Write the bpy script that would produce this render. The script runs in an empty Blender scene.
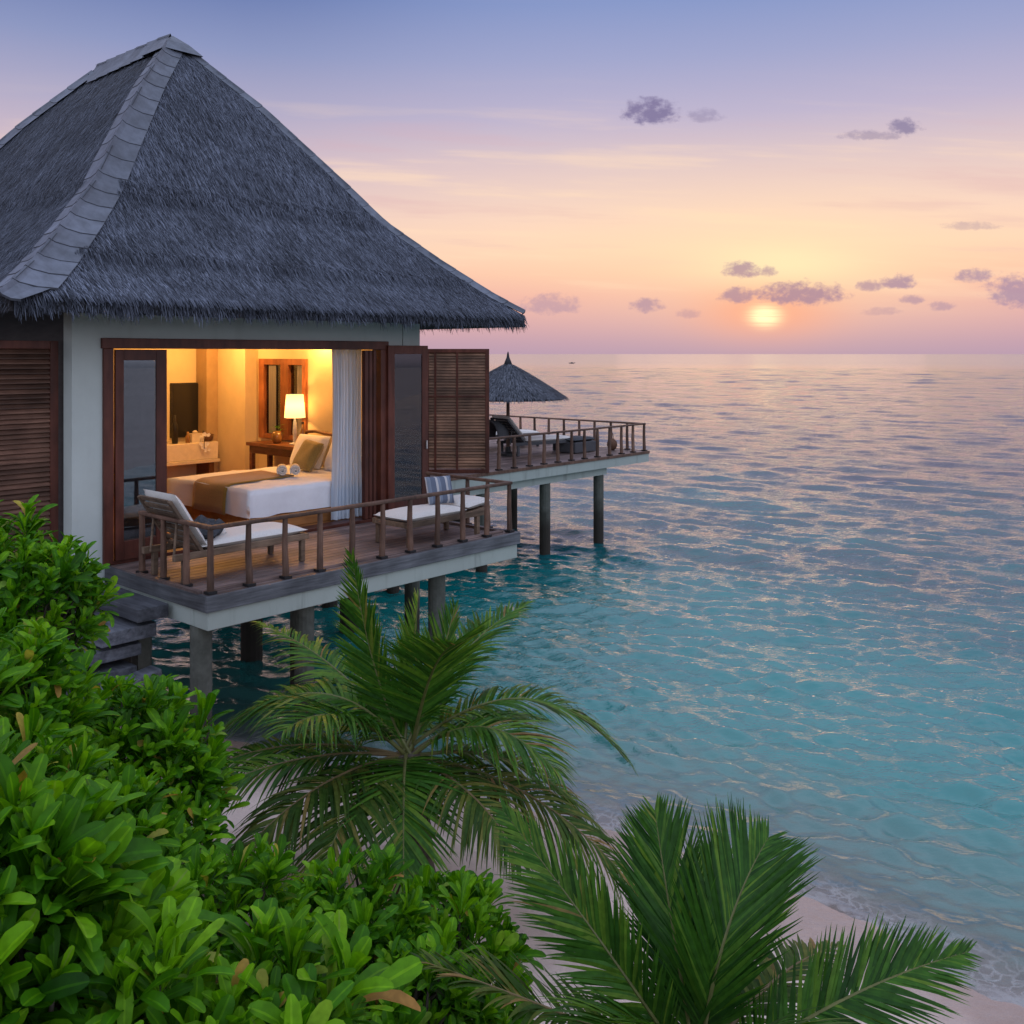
import bpy, math, random
import numpy as np
from mathutils import Vector

random.seed(7)
RNG = np.random.default_rng(11)
C = bpy.context.scene.collection
SC = bpy.context.scene
PI = math.pi
R = math.radians

# ------------------------------------------------------------------ camera
CAM_Z = 4.25                       # eye height above the water (z = 0)
F = 969.0                          # focal length in photo pixels
cam_d = bpy.data.cameras.new('camera')
cam = bpy.data.objects.new('camera', cam_d)
C.objects.link(cam)
cam.location = (0, 0, CAM_Z)
cam.rotation_euler = (R(90), 0, 0)
cam_d.sensor_width = 36
cam_d.lens = 36 * F / 1024
cam_d.shift_y = -158 / 1024
cam_d.clip_start = 0.05
cam_d.clip_end = 60000
SC.camera = cam

# ------------------------------------------------------------------ render look
SC.view_settings.view_transform = 'Standard'
SC.view_settings.look = 'None'
SC.view_settings.exposure = 0.1
SC.view_settings.gamma = 1.0
SC.view_settings.use_curve_mapping = False
SC.render.engine = 'CYCLES'
SC.cycles.use_denoising = True
SC.cycles.max_bounces = 8
SC.cycles.transparent_max_bounces = 12
SC.cycles.sample_clamp_indirect = 4.0
SC.cycles.caustics_reflective = False
SC.cycles.caustics_refractive = False

# ------------------------------------------------------------------ node helpers
def lin(r, g, b):
    f = lambda c: (c / 255) / 12.92 if c / 255 <= 0.04045 else ((c / 255 + 0.055) / 1.055) ** 2.4
    return (f(r), f(g), f(b), 1.0)

class NT:
    def __init__(self, nt):
        self.nt = nt
    def n(self, typ, _set=None, **inp):
        nd = self.nt.nodes.new(typ)
        for k, v in (_set or {}).items():
            setattr(nd, k, v)
        for k, v in inp.items():
            key = k
            if k.startswith('i') and k[1:].isdigit():
                key = int(k[1:])
            else:
                key = k.replace('_', ' ')
            s = nd.inputs[key]
            if isinstance(v, bpy.types.NodeSocket):
                self.nt.links.new(v, s)
            elif v is not None:
                s.default_value = v
        return nd
    def m(self, op, a, b=None, c=None, clamp=False):
        nd = self.nt.nodes.new('ShaderNodeMath')
        nd.operation = op
        nd.use_clamp = clamp
        for i, v in enumerate((a, b, c)):
            if v is None:
                continue
            if isinstance(v, bpy.types.NodeSocket):
                self.nt.links.new(v, nd.inputs[i])
            else:
                nd.inputs[i].default_value = v
        return nd.outputs[0]
    def mix(self, fac, a, b, blend='MIX'):
        nd = self.nt.nodes.new('ShaderNodeMix')
        nd.data_type = 'RGBA'
        nd.blend_type = blend
        for i, v in ((0, fac), (6, a), (7, b)):
            if isinstance(v, bpy.types.NodeSocket):
                self.nt.links.new(v, nd.inputs[i])
            else:
                nd.inputs[i].default_value = v
        return nd.outputs[2]
    def ramp(self, fac, stops, interp='LINEAR'):
        nd = self.nt.nodes.new('ShaderNodeValToRGB')
        nd.color_ramp.interpolation = interp
        el = nd.color_ramp.elements
        while len(el) > 1:
            el.remove(el[-1])
        el[0].position = stops[0][0]
        el[0].color = stops[0][1]
        for p, c in stops[1:]:
            e = el.new(p)
            e.color = c
        self.nt.links.new(fac, nd.inputs[0])
        return nd.outputs[0]
    def rng(self, v, a, b, c=0.0, d=1.0, smooth=True):
        nd = self.nt.nodes.new('ShaderNodeMapRange')
        nd.interpolation_type = 'SMOOTHSTEP' if smooth else 'LINEAR'
        self.nt.links.new(v, nd.inputs[0])
        for i, x in enumerate((a, b, c, d)):
            nd.inputs[i + 1].default_value = x
        return nd.outputs[0]

# ------------------------------------------------------------------ sky (world)
SUN_PX = (765, 316)
sun_dir = Vector(((SUN_PX[0] - 512) / F, 1.0, (354 - SUN_PX[1]) / F)).normalized()
world = bpy.data.worlds.new('World')
SC.world = world
world.use_nodes = True
def build_sky():
    nt = world.node_tree
    nt.nodes.clear()
    T = NT(nt)
    tc = T.n('ShaderNodeTexCoord')
    sep = T.n('ShaderNodeSeparateXYZ', Vector=tc.outputs['Generated'])
    x, y, z = sep.outputs
    # vertical gradient of a dusk sky, away from the sun
    side = T.ramp(z, [(0.0, lin(180, 153, 170)), (0.012, lin(190, 157, 170)), (0.035, lin(208, 168, 168)), (0.06, lin(226, 182, 170)),
                      (0.09, lin(240, 203, 181)), (0.13, lin(235, 203, 187)), (0.187, lin(206, 184, 194)), (0.235, lin(174, 168, 194)),
                      (0.29, lin(138, 148, 188)), (0.342, lin(106, 124, 174)), (0.40, lin(150, 148, 188)), (0.5, lin(168, 158, 190)), (0.65, lin(170, 164, 198)), (1.0, lin(160, 168, 205))])
    sunny = T.ramp(z, [(0.0, lin(182, 152, 172)), (0.012, lin(192, 156, 171)), (0.035, lin(216, 167, 168)), (0.06, lin(238, 178, 163)),
                       (0.081, lin(248, 195, 167)), (0.107, lin(251, 211, 181)), (0.137, lin(245, 210, 190)), (0.187, lin(222, 197, 195)),
                       (0.235, lin(188, 178, 202)), (0.29, lin(158, 163, 200)), (0.342, lin(132, 149, 196)), (0.40, lin(188, 166, 190)), (0.5, lin(206, 172, 180)), (0.65, lin(184, 168, 190)), (1.0, lin(160, 168, 205))])
    hl = T.m('SQRT', T.m('ADD', T.m('MULTIPLY', x, x), T.m('MULTIPLY', y, y)))
    sh = Vector((sun_dir.x, sun_dir.y)).normalized()
    caz = T.m('DIVIDE', T.m('ADD', T.m('MULTIPLY', x, sh.x), T.m('MULTIPLY', y, sh.y)), T.m('MAXIMUM', hl, 1e-4))
    col = T.mix(T.rng(caz, 0.86, 0.995), side, sunny)
    # gnomonic coordinates of the western sky, for clouds and streaks
    yy = T.m('MAXIMUM', y, 0.05)
    gx = T.m('DIVIDE', x, yy)
    gz = T.m('DIVIDE', z, yy)
    front = T.rng(y, 0.1, 0.3)
    streak = T.n('ShaderNodeTexNoise', Vector=T.n('ShaderNodeCombineXYZ', X=T.m('MULTIPLY', gx, 3.2), Y=T.m('ADD', T.m('MULTIPLY', gz, 38.0), T.m('MULTIPLY', gx, 1.6))).outputs[0],
                 Scale=1.0, Detail=5.0, Roughness=0.55).outputs[0]
    sband = T.m('MULTIPLY', T.rng(gz, 0.03, 0.09), T.rng(gz, 0.30, 0.16))
    col = T.mix(T.m('MULTIPLY', T.m('MULTIPLY', T.rng(streak, 0.5, 0.70), sband), 0.50), col, lin(255, 222, 188))
    col = T.mix(T.m('MULTIPLY', T.m('MULTIPLY', T.rng(streak, 0.47, 0.28), sband), 0.34), col, lin(212, 168, 176))
    # glow round the low sun
    def gauss(px, py, sx, sy):
        a = T.m('DIVIDE', T.m('SUBTRACT', gx, (px - 512) / F), sx / F)
        b = T.m('DIVIDE', T.m('SUBTRACT', gz, (354 - py) / F), sy / F)
        d = T.m('ADD', T.m('MULTIPLY', a, a), T.m('MULTIPLY', b, b))
        return T.m('MULTIPLY', T.m('EXPONENT', T.m('MULTIPLY', d, -1.0)), front)
    col = T.mix(T.m('MULTIPLY', gauss(778, 258, 240, 66), 0.58), col, lin(255, 221, 176))
    col = T.mix(T.m('MULTIPLY', gauss(782, 266, 80, 24), 0.75), col, lin(255, 236, 184))
    col = T.mix(T.m('MULTIPLY', gauss(766, 312, 70, 26), 0.75), col, lin(255, 172, 128))
    disc = T.rng(gauss(SUN_PX[0], SUN_PX[1], 18, 12), 0.02, 1.1)
    sunstripe = T.n('ShaderNodeTexNoise', Vector=T.n('ShaderNodeCombineXYZ', X=T.m('MULTIPLY', gx, 20.0), Y=T.m('MULTIPLY', gz, 420.0)).outputs[0],
                    Scale=1.0, Detail=2.0).outputs[0]
    col = T.mix(T.m('MULTIPLY', disc, T.rng(sunstripe, 0.30, 0.55, 0.62, 1.0)), col, (1.4, 1.12, 0.60, 1))
    # small evening clouds
    cn = T.n('ShaderNodeTexNoise', Vector=T.n('ShaderNodeCombineXYZ', X=T.m('MULTIPLY', gx, 85.0), Y=T.m('MULTIPLY', gz, 120.0)).outputs[0],
             Scale=1.0, Detail=7.0, Roughness=0.62).outputs[0]
    clouds = [(651, 114, 30, 16, .95), (704, 117, 20, 8, .45), (905, 128, 18, 10, .8), (872, 136, 36, 6, .5), (742, 271, 22, 10, .9),
              (768, 273, 9, 7, .8), (738, 297, 21, 10, .9), (800, 296, 52, 14, 1.0), (899, 283, 20, 9, .9), (870, 287, 14, 7, .8),
              (975, 277, 22, 8, .8), (1018, 294, 34, 20, .85), (912, 300, 13, 6, .7), (647, 307, 18, 9, .75), (942, 307, 16, 6, .6),
              (550, 306, 34, 12, .55), (970, 227, 32, 5, .4), (690, 314, 14, 6, .45), (1100, 260, 50, 12, .8), (1180, 300, 60, 20, .8),
              (880, 312, 22, 5, .4), (300, 300, 60, 14, .6), (120, 290, 50, 16, .6)]
    dens = None
    for (px, py, w, h, s) in clouds:
        w, h = w * 1.12, h * 1.25
        a = T.m('DIVIDE', T.m('SUBTRACT', gx, (px - 512) / F), w / F)
        b0 = T.m('DIVIDE', T.m('SUBTRACT', gz, (354 - py) / F), h / F)
        b = T.m('MULTIPLY', b0, T.rng(b0, -0.4, 0.1, 1.55, 1.0))       # flatter undersides
        d = T.m('ADD', T.m('MULTIPLY', a, a), T.m('MULTIPLY', b, b))
        v = T.m('SUBTRACT', T.m('ADD', 1.0, T.m('MULTIPLY', T.m('SUBTRACT', cn, 0.5), 2.5)), d)
        v = T.m('MULTIPLY', T.rng(v, 0.05, 1.0), s)
        dens = v if dens is None else T.m('MAXIMUM', dens, v)
    ccol = T.mix(gauss(775, 290, 150, 60), T.mix(T.rng(gz, 0.05, 0.2), lin(160, 136, 164), lin(122, 112, 150)), lin(176, 140, 152))
    col = T.mix(T.m('MULTIPLY', T.m('MULTIPLY', dens, front), 0.92), col, ccol)
    # the sky overhead and behind the viewer: pale after-sunset blue
    back = T.ramp(z, [(0.0, (0.42, 0.43, 0.52, 1)), (0.15, (0.53, 0.55, 0.66, 1)), (0.5, (0.56, 0.61, 0.76, 1)), (1.0, (0.42, 0.49, 0.66, 1))])
    bf = T.m('MAXIMUM', T.rng(y, 0.25, -0.45), T.rng(z, 0.42, 0.85))
    col = T.mix(bf, col, T.mix(1.0, back, (BACK_SKY, BACK_SKY, BACK_SKY, 1), 'MULTIPLY'))
    below = T.rng(z, -0.002, -0.02)
    col = T.mix(below, col, lin(120, 120, 135))
    bg = T.n('ShaderNodeBackground', Color=col, Strength=1.0)
    out = T.n('ShaderNodeOutputWorld', Surface=bg.outputs[0])
BACK_SKY = 1.75
build_sky()

# ------------------------------------------------------------------ the setting sun
sun_d = bpy.data.lights.new('sun', 'SUN')
sun_d.energy = 0.016
sun_d.angle = R(17)
sun_d.color = (1.0, 0.56, 0.42)
sun = bpy.data.objects.new('sun', sun_d)
C.objects.link(sun)
sun.rotation_euler = sun_dir.to_track_quat('Z', 'Y').to_euler()

# ------------------------------------------------------------------ frames
TH = math.atan2(0.7488, 0.6628)
CU, SU = math.cos(TH), math.sin(TH)
P0 = (-2.88, 9.14)                 # near corner of the veranda deck
DZ = 1.95                          # deck level above the water
def W(u, v, z=0.0):
    return Vector((P0[0] + u * CU - v * SU, P0[1] + u * SU + v * CU, z))
def at(px, py, Y):
    return Vector(((px - 512) / F * Y, Y, CAM_Z - (py - 354) / F * Y))

# ------------------------------------------------------------------ materials
def new_mat(name):
    m = bpy.data.materials.new(name)
    m.use_nodes = True
    m.node_tree.nodes.clear()
    return m, NT(m.node_tree)
def finish(T, shader):
    T.n('ShaderNodeOutputMaterial', Surface=shader)
def tinted(T, col, lo=0.72, hi=1.28):
    a = T.n('ShaderNodeAttribute', {'attribute_name': 'tint'}).outputs['Fac']
    k = T.rng(a, 0.0, 1.0, lo, hi, smooth=False)
    cc = T.n('ShaderNodeCombineColor', Red=k, Green=k, Blue=k).outputs[0]
    return T.mix(1.0, col, cc, 'MULTIPLY')
def coords(T, scale):
    tc = T.n('ShaderNodeTexCoord')
    return T.n('ShaderNodeMapping', Vector=tc.outputs['Object'], Scale=scale).outputs[0]

def grain(name, c1, c2, scale, rough=0.6, bump=0.25, spec=0.35, lo=0.72, hi=1.28, blotch=0.35):
    m, T = new_mat(name)
    v = coords(T, scale)
    n = T.n('ShaderNodeTexNoise', Vector=v, Scale=1.0, Detail=6.0, Roughness=0.6).outputs[0]
    v2 = coords(T, (1.7, 1.7, 1.7))
    n2 = T.n('ShaderNodeTexNoise', Vector=v2, Scale=1.3, Detail=4.0).outputs[0]
    col = T.ramp(n, [(0.3, c1), (0.7, c2)])
    k = T.rng(n2, 0.3, 0.7, 1 - blotch, 1 + blotch * 0.6)
    col = T.mix(1.0, col, T.n('ShaderNodeCombineColor', Red=k, Green=k, Blue=k).outputs[0], 'MULTIPLY')
    col = tinted(T, col, lo, hi)
    b = T.n('ShaderNodeBump', Strength=bump, Distance=0.01, Height=n)
    p = T.n('ShaderNodeBsdfPrincipled', Base_Color=col, Roughness=rough, Normal=b.outputs[0])
    p.inputs['Specular IOR Level'].default_value = spec
    finish(T, p.outputs[0])
    return m

def plain(name, c, rough=0.6, spec=0.4, metal=0.0, var=0.2, nscale=18.0, bump=0.1, sheen=0.0):
    m, T = new_mat(name)
    v = coords(T, (1, 1, 1))
    n = T.n('ShaderNodeTexNoise', Vector=v, Scale=nscale, Detail=5.0, Roughness=0.6).outputs[0]
    k = T.rng(n, 0.25, 0.75, 1 - var, 1 + var)
    col = T.mix(1.0, c, T.n('ShaderNodeCombineColor', Red=k, Green=k, Blue=k).outputs[0], 'MULTIPLY')
    col = tinted(T, col, 0.8, 1.2)
    b = T.n('ShaderNodeBump', Strength=bump, Distance=0.01, Height=n)
    p = T.n('ShaderNodeBsdfPrincipled', Base_Color=col, Roughness=rough, Metallic=metal, Normal=b.outputs[0])
    p.inputs['Specular IOR Level'].default_value = spec
    p.inputs['Sheen Weight'].default_value = sheen
    finish(T, p.outputs[0])
    return m

M = {}
M['deck'] = grain('weathered_decking', (0.095, 0.066, 0.060, 1), (0.215, 0.155, 0.142, 1), (1.5, 40, 40), rough=0.5, bump=0.3, spec=0.4, lo=0.6, hi=1.35)
M['fascia'] = grain('grey_timber', (0.062, 0.066, 0.076, 1), (0.165, 0.172, 0.19, 1), (2.0, 2.0, 34), rough=0.65, bump=0.4)
M['step'] = grain('step_timber', (0.05, 0.053, 0.065, 1), (0.16, 0.17, 0.20, 1), (18, 2.0, 24), rough=0.65, bump=0.45)
M['rail'] = grain('railing_teak', (0.075, 0.040, 0.028, 1), (0.175, 0.098, 0.068, 1), (14, 14, 4), rough=0.6, bump=0.3)
M['teak'] = grain('lounger_teak', (0.10, 0.066, 0.045, 1), (0.23, 0.155, 0.105, 1), (5, 20, 20), rough=0.55, bump=0.2)
M['mahog'] = grain('mahogany', (0.070, 0.018, 0.011, 1), (0.135, 0.040, 0.025, 1), (12, 12, 2.5), rough=0.45, bump=0.12, lo=0.8, hi=1.2)
M['slat'] = grain('louvre_slats', (0.085, 0.042, 0.029, 1), (0.19, 0.10, 0.068, 1), (3, 3, 40), rough=0.55, bump=0.15, lo=0.55, hi=1.4)
M['slat_pale'] = grain('faded_louvre_slats', (0.135, 0.070, 0.042, 1), (0.275, 0.150, 0.092, 1), (3, 3, 40), rough=0.6, bump=0.15, lo=0.6, hi=1.35)
M['wood_and_shade'] = grain('dark_wood_and_eave_shade', (0.012, 0.011, 0.012, 1), (0.03, 0.026, 0.026, 1), (3, 3, 20), rough=0.7, bump=0.2)
M['floor'] = grain('room_floor', (0.30, 0.125, 0.04, 1), (0.46, 0.21, 0.075, 1), (2, 22, 22), rough=0.4, bump=0.06)
M['desk'] = grain('desk_wood', (0.10, 0.04, 0.02, 1), (0.20, 0.085, 0.04, 1), (16, 3, 16), rough=0.4, bump=0.08)
M['winframe'] = grain('window_wood', (0.20, 0.065, 0.025, 1), (0.32, 0.12, 0.045, 1), (14, 14, 3), rough=0.45, bump=0.08)
M['bark'] = grain('stem_bark', (0.05, 0.042, 0.035, 1), (0.13, 0.11, 0.09, 1), (20, 20, 8), rough=0.85, bump=0.4)
M['trunk'] = grain('palm_trunk', (0.06, 0.05, 0.04, 1), (0.17, 0.14, 0.11, 1), (6, 6, 30), rough=0.9, bump=0.8)
M['thatch_base'] = grain('thatch_underlay', (0.018, 0.019, 0.023, 1), (0.055, 0.057, 0.066, 1), (30, 30, 6), rough=0.95, bump=0.9)
M['cap'] = plain('hip_cap_tiles', (0.105, 0.12, 0.155, 1), rough=0.55, var=0.28, nscale=6.0, bump=0.12)
M['capline'] = plain('cap_joint', (0.05, 0.055, 0.07, 1), rough=0.8)
M['white_fabric'] = plain('cream_cushion', (0.66, 0.63, 0.60, 1), rough=0.9, spec=0.15, var=0.06, nscale=60, bump=0.12, sheen=0.2)
M['linen'] = plain('bed_linen', (0.84, 0.84, 0.88, 1), rough=0.9, spec=0.15, var=0.04, nscale=5, bump=0.35, sheen=0.2)
M['olive'] = plain('olive_fabric', (0.26, 0.15, 0.028, 1), rough=0.85, spec=0.2, var=0.12, nscale=50, bump=0.12, sheen=0.3)
M['olive2'] = plain('moss_cushion', (0.25, 0.20, 0.075, 1), rough=0.85, spec=0.2, var=0.12, nscale=50, bump=0.12, sheen=0.3)
M['greyfab'] = plain('charcoal_fabric', (0.055, 0.06, 0.07, 1), rough=0.9, spec=0.2, var=0.3, nscale=40, bump=0.2)
M['wicker'] = plain('grey_wicker', (0.07, 0.072, 0.08, 1), rough=0.8, spec=0.25, var=0.35, nscale=90, bump=0.4)
M['wall_in'] = plain('warm_plaster', (0.74, 0.62, 0.40, 1), rough=0.85, spec=0.2, var=0.05, nscale=3, bump=0.05)
M['pier_shaded'] = plain('shaded_plaster', (0.42, 0.30, 0.17, 1), rough=0.85, spec=0.2, var=0.1, nscale=4, bump=0.05)  # pilaster's shaded face painted in as a darker plaster tone
M['ceil'] = plain('ceiling_paint', (0.7, 0.66, 0.58, 1), rough=0.9, spec=0.1)
M['screen'] = plain('black_screen', (0.02, 0.02, 0.022, 1), rough=0.25, spec=0.4, var=0.02)
M['stone'] = plain('washstand_stone', (0.70, 0.62, 0.50, 1), rough=0.4, var=0.08, nscale=12)
M['steel'] = plain('brushed_steel', (0.55, 0.55, 0.55, 1), rough=0.35, metal=1.0)
M['blackmetal'] = plain('dark_metal', (0.03, 0.03, 0.032, 1), rough=0.5, metal=0.5)
M['glassy'] = plain('amber_glass', (0.25, 0.13, 0.04, 1), rough=0.1, spec=0.6)
M['ceramic'] = plain('pale_ceramic', (0.75, 0.72, 0.66, 1), rough=0.25)
M['brownweave'] = plain('brown_weave', (0.12, 0.06, 0.035, 1), rough=0.8, var=0.4, nscale=70, bump=0.5)
M['hull'] = plain('boat_hull', (0.05, 0.045, 0.05, 1), rough=0.6)
M['rock'] = plain('coral_rubble', (0.30, 0.27, 0.26, 1), rough=0.9, var=0.4, nscale=20, bump=0.6)
M['drift'] = grain('driftwood', (0.04, 0.04, 0.042, 1), (0.12, 0.115, 0.11, 1), (4, 20, 20), rough=0.9, bump=0.5)

def render_wall(name, c, stain):
    m, T = new_mat(name)
    v = coords(T, (1, 1, 1))
    n = T.n('ShaderNodeTexNoise', Vector=v, Scale=1.6, Detail=6.0, Roughness=0.65).outputs[0]
    f = T.n('ShaderNodeTexNoise', Vector=v, Scale=120.0, Detail=3.0).outputs[0]
    st = T.n('ShaderNodeTexNoise', Vector=coords(T, (5, 5, 0.5)), Scale=1.0, Detail=5.0, Roughness=0.6).outputs[0]
    col = T.mix(T.rng(n, 0.35, 0.75, 0.0, 0.5), c, tuple(x * 0.82 for x in c[:3]) + (1,))
    col = T.mix(T.m('MULTIPLY', T.rng(st, 0.52, 0.75), stain), col, (0.12, 0.13, 0.11, 1))
    b = T.n('ShaderNodeBump', Strength=0.12, Distance=0.004, Height=f)
    p = T.n('ShaderNodeBsdfPrincipled', Base_Color=col, Roughness=0.85, Normal=b.outputs[0])
    p.inputs['Specular IOR Level'].default_value = 0.25
    finish(T, p.outputs[0])
    return m
M['plaster'] = render_wall('sage_plaster', (0.54, 0.60, 0.58, 1), 0.08)
M['concrete'] = render_wall('beam_concrete', (0.38, 0.43, 0.40, 1), 0.5)
def pile_mat():
    m, T = new_mat('pile_concrete')
    g = T.n('ShaderNodeNewGeometry')
    z = T.n('ShaderNodeSeparateXYZ', Vector=g.outputs['Position']).outputs[2]
    n = T.n('ShaderNodeTexNoise', Vector=g.outputs['Position'], Scale=7.0, Detail=6.0, Roughness=0.65).outputs[0]
    col = T.ramp(n, [(0.3, (0.055, 0.060, 0.050, 1)), (0.7, (0.115, 0.122, 0.105, 1))])
    zz = T.m('ADD', z, T.m('MULTIPLY', T.m('SUBTRACT', n, 0.5), 0.35))
    col = T.mix(T.rng(zz, 1.1, 0.5, 0.0, 0.95), col, (0.022, 0.017, 0.012, 1))     # tide growth
    b = T.n('ShaderNodeBump', Strength=0.5, Distance=0.015, Height=n)
    p = T.n('ShaderNodeBsdfPrincipled', Base_Color=col, Roughness=0.85, Normal=b.outputs[0])
    finish(T, p.outputs[0])
    return m
M['pile'] = pile_mat()

def strand_mat(name, c1, c2):
    m, T = new_mat(name)
    a = T.n('ShaderNodeAttribute', {'attribute_name': 'tint'}).outputs['Fac']
    n = T.n('ShaderNodeTexNoise', Vector=coords(T, (1, 1, 1)), Scale=1.4, Detail=3.0).outputs[0]
    col = T.ramp(a, [(0.0, c1), (1.0, c2)])
    k = T.rng(n, 0.3, 0.7, 0.78, 1.18)
    col = T.mix(1.0, col, T.n('ShaderNodeCombineColor', Red=k, Green=k, Blue=k).outputs[0], 'MULTIPLY')
    p = T.n('ShaderNodeBsdfPrincipled', Base_Color=col, Roughness=0.8)
    p.inputs['Specular IOR Level'].default_value = 0.25
    finish(T, p.outputs[0])
    return m
M['thatch'] = strand_mat('thatch_strands', (0.018, 0.021, 0.030, 1), (0.205, 0.235, 0.31, 1))
M['thatch_dark'] = strand_mat('parasol_thatch', (0.03, 0.035, 0.048, 1), (0.15, 0.165, 0.20, 1))

def leaf_mat(name, stops, trans=0.32, rough=0.45, spec=0.16):
    m, T = new_mat(name)
    a = T.n('ShaderNodeAttribute', {'attribute_name': 'tint'}).outputs['Fac']
    col = T.ramp(a, stops)
    n = T.n('ShaderNodeTexNoise', Vector=coords(T, (1, 1, 1)), Scale=30.0, Detail=2.0).outputs[0]
    k = T.rng(n, 0.3, 0.7, 0.82, 1.15)
    col = T.mix(1.0, col, T.n('ShaderNodeCombineColor', Red=k, Green=k, Blue=k).outputs[0], 'MULTIPLY')
    p = T.n('ShaderNodeBsdfPrincipled', Base_Color=col, Roughness=rough)
    p.inputs['Specular IOR Level'].default_value = spec
    tr = T.n('ShaderNodeBsdfTranslucent', Color=T.mix(1.0, col, (1.5, 1.5, 0.7, 1), 'MULTIPLY'))
    mx = T.n('ShaderNodeMixShader', Fac=trans, i1=p.outputs[0], i2=tr.outputs[0])
    finish(T, mx.outputs[0])
    return m
M['leaf'] = leaf_mat('shrub_leaf', [(0.0, (0.010, 0.052, 0.002, 1)), (0.45, (0.050, 0.18, 0.003, 1)), (0.84, (0.19, 0.42, 0.008, 1)),
                                    (0.95, (0.20, 0.33, 0.045, 1)), (0.975, (0.42, 0.33, 0.05, 1)), (1.0, (0.35, 0.17, 0.05, 1))])
M['frond'] = leaf_mat('palm_leaflet', [(0.0, (0.014, 0.055, 0.008, 1)), (0.5, (0.045, 0.135, 0.014, 1)), (0.85, (0.125, 0.22, 0.022, 1)),
                                       (0.95, (0.20, 0.20, 0.04, 1)), (1.0, (0.22, 0.14, 0.05, 1))], trans=0.25, rough=0.42)
M['frond_young'] = leaf_mat('young_palm_leaflet', [(0.0, (0.05, 0.14, 0.02, 1)), (0.6, (0.11, 0.24, 0.03, 1)), (1.0, (0.26, 0.32, 0.05, 1))], trans=0.3)
M['frond_old'] = leaf_mat('old_palm_leaflet', [(0.0, (0.016, 0.048, 0.008, 1)), (0.5, (0.048, 0.10, 0.014, 1)), (0.8, (0.14, 0.15, 0.03, 1)),
                                               (1.0, (0.27, 0.17, 0.06, 1))], trans=0.25, rough=0.5)
M['rachis'] = plain('palm_rachis', (0.115, 0.12, 0.035, 1), rough=0.5, var=0.2)
M['rachis_old'] = plain('brown_rachis', (0.15, 0.105, 0.045, 1), rough=0.6, var=0.2)

def glass_mat():
    m, T = new_mat('window_glass')
    tr = T.n('ShaderNodeBsdfTransparent', Color=(0.62, 0.66, 0.68, 1))
    gl = T.n('ShaderNodeBsdfGlossy', Color=(0.9, 0.95, 1, 1), Roughness=0.02)
    fr = T.n('ShaderNodeFresnel', IOR=1.9)
    finish(T, T.n('ShaderNodeMixShader', Fac=fr.outputs[0], i1=tr.outputs[0], i2=gl.outputs[0]).outputs[0])
    return m
M['glass'] = glass_mat()
M['blind'] = plain('grey_blind', (0.16, 0.17, 0.20, 1), rough=0.7)
def curtain_mat(name, c, trans):
    m, T = new_mat(name)
    n = T.n('ShaderNodeTexNoise', Vector=coords(T, (60, 60, 1.5)), Scale=1.0, Detail=3.0).outputs[0]
    k = T.rng(n, 0.3, 0.7, 0.85, 1.1)
    col = T.mix(1.0, c, T.n('ShaderNodeCombineColor', Red=k, Green=k, Blue=k).outputs[0], 'MULTIPLY')
    p = T.n('ShaderNodeBsdfPrincipled', Base_Color=col, Roughness=0.9)
    t = T.n('ShaderNodeBsdfTranslucent', Color=col)
    finish(T, T.n('ShaderNodeMixShader', Fac=trans, i1=p.outputs[0], i2=t.outputs[0]).outputs[0])
    return m
M['curtain'] = curtain_mat('sheer_curtain', (0.66, 0.74, 0.84, 1), 0.15)
M['drape'] = curtain_mat('grey_drape', (0.30, 0.28, 0.26, 1), 0.2)
def lamp_mat(name, c, s):
    m, T = new_mat(name)
    e = T.n('ShaderNodeEmission', Color=c, Strength=s)
    finish(T, e.outputs[0])
    return m
def shade_mat():
    m, T = new_mat('lit_lampshade')
    e = T.n('ShaderNodeEmission', Color=(1.0, 0.76, 0.36, 1), Strength=0.85)
    t = T.n('ShaderNodeBsdfTranslucent', Color=(0.34, 0.25, 0.13, 1))
    finish(T, T.n('ShaderNodeAddShader', i0=e.outputs[0], i1=t.outputs[0]).outputs[0])
    return m
M['shade'] = shade_mat()
M['bulb'] = lamp_mat('lit_diffuser', (1.0, 0.75, 0.4, 1), 6.0)
def stripe_mat():
    m, T = new_mat('striped_cushion')
    tc = T.n('ShaderNodeTexCoord')
    x = T.n('ShaderNodeSeparateXYZ', Vector=tc.outputs['Object']).outputs[0]
    s = T.m('FRACT', T.m('MULTIPLY', x, 7.5))
    col = T.ramp(s, [(0.0, (0.10, 0.12, 0.17, 1)), (0.5, (0.42, 0.41, 0.42, 1)), (0.72, (0.17, 0.20, 0.26, 1))], 'CONSTANT')
    p = T.n('ShaderNodeBsdfPrincipled', Base_Color=col, Roughness=0.9)
    finish(T, p.outputs[0])
    return m
M['stripe'] = stripe_mat()

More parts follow.
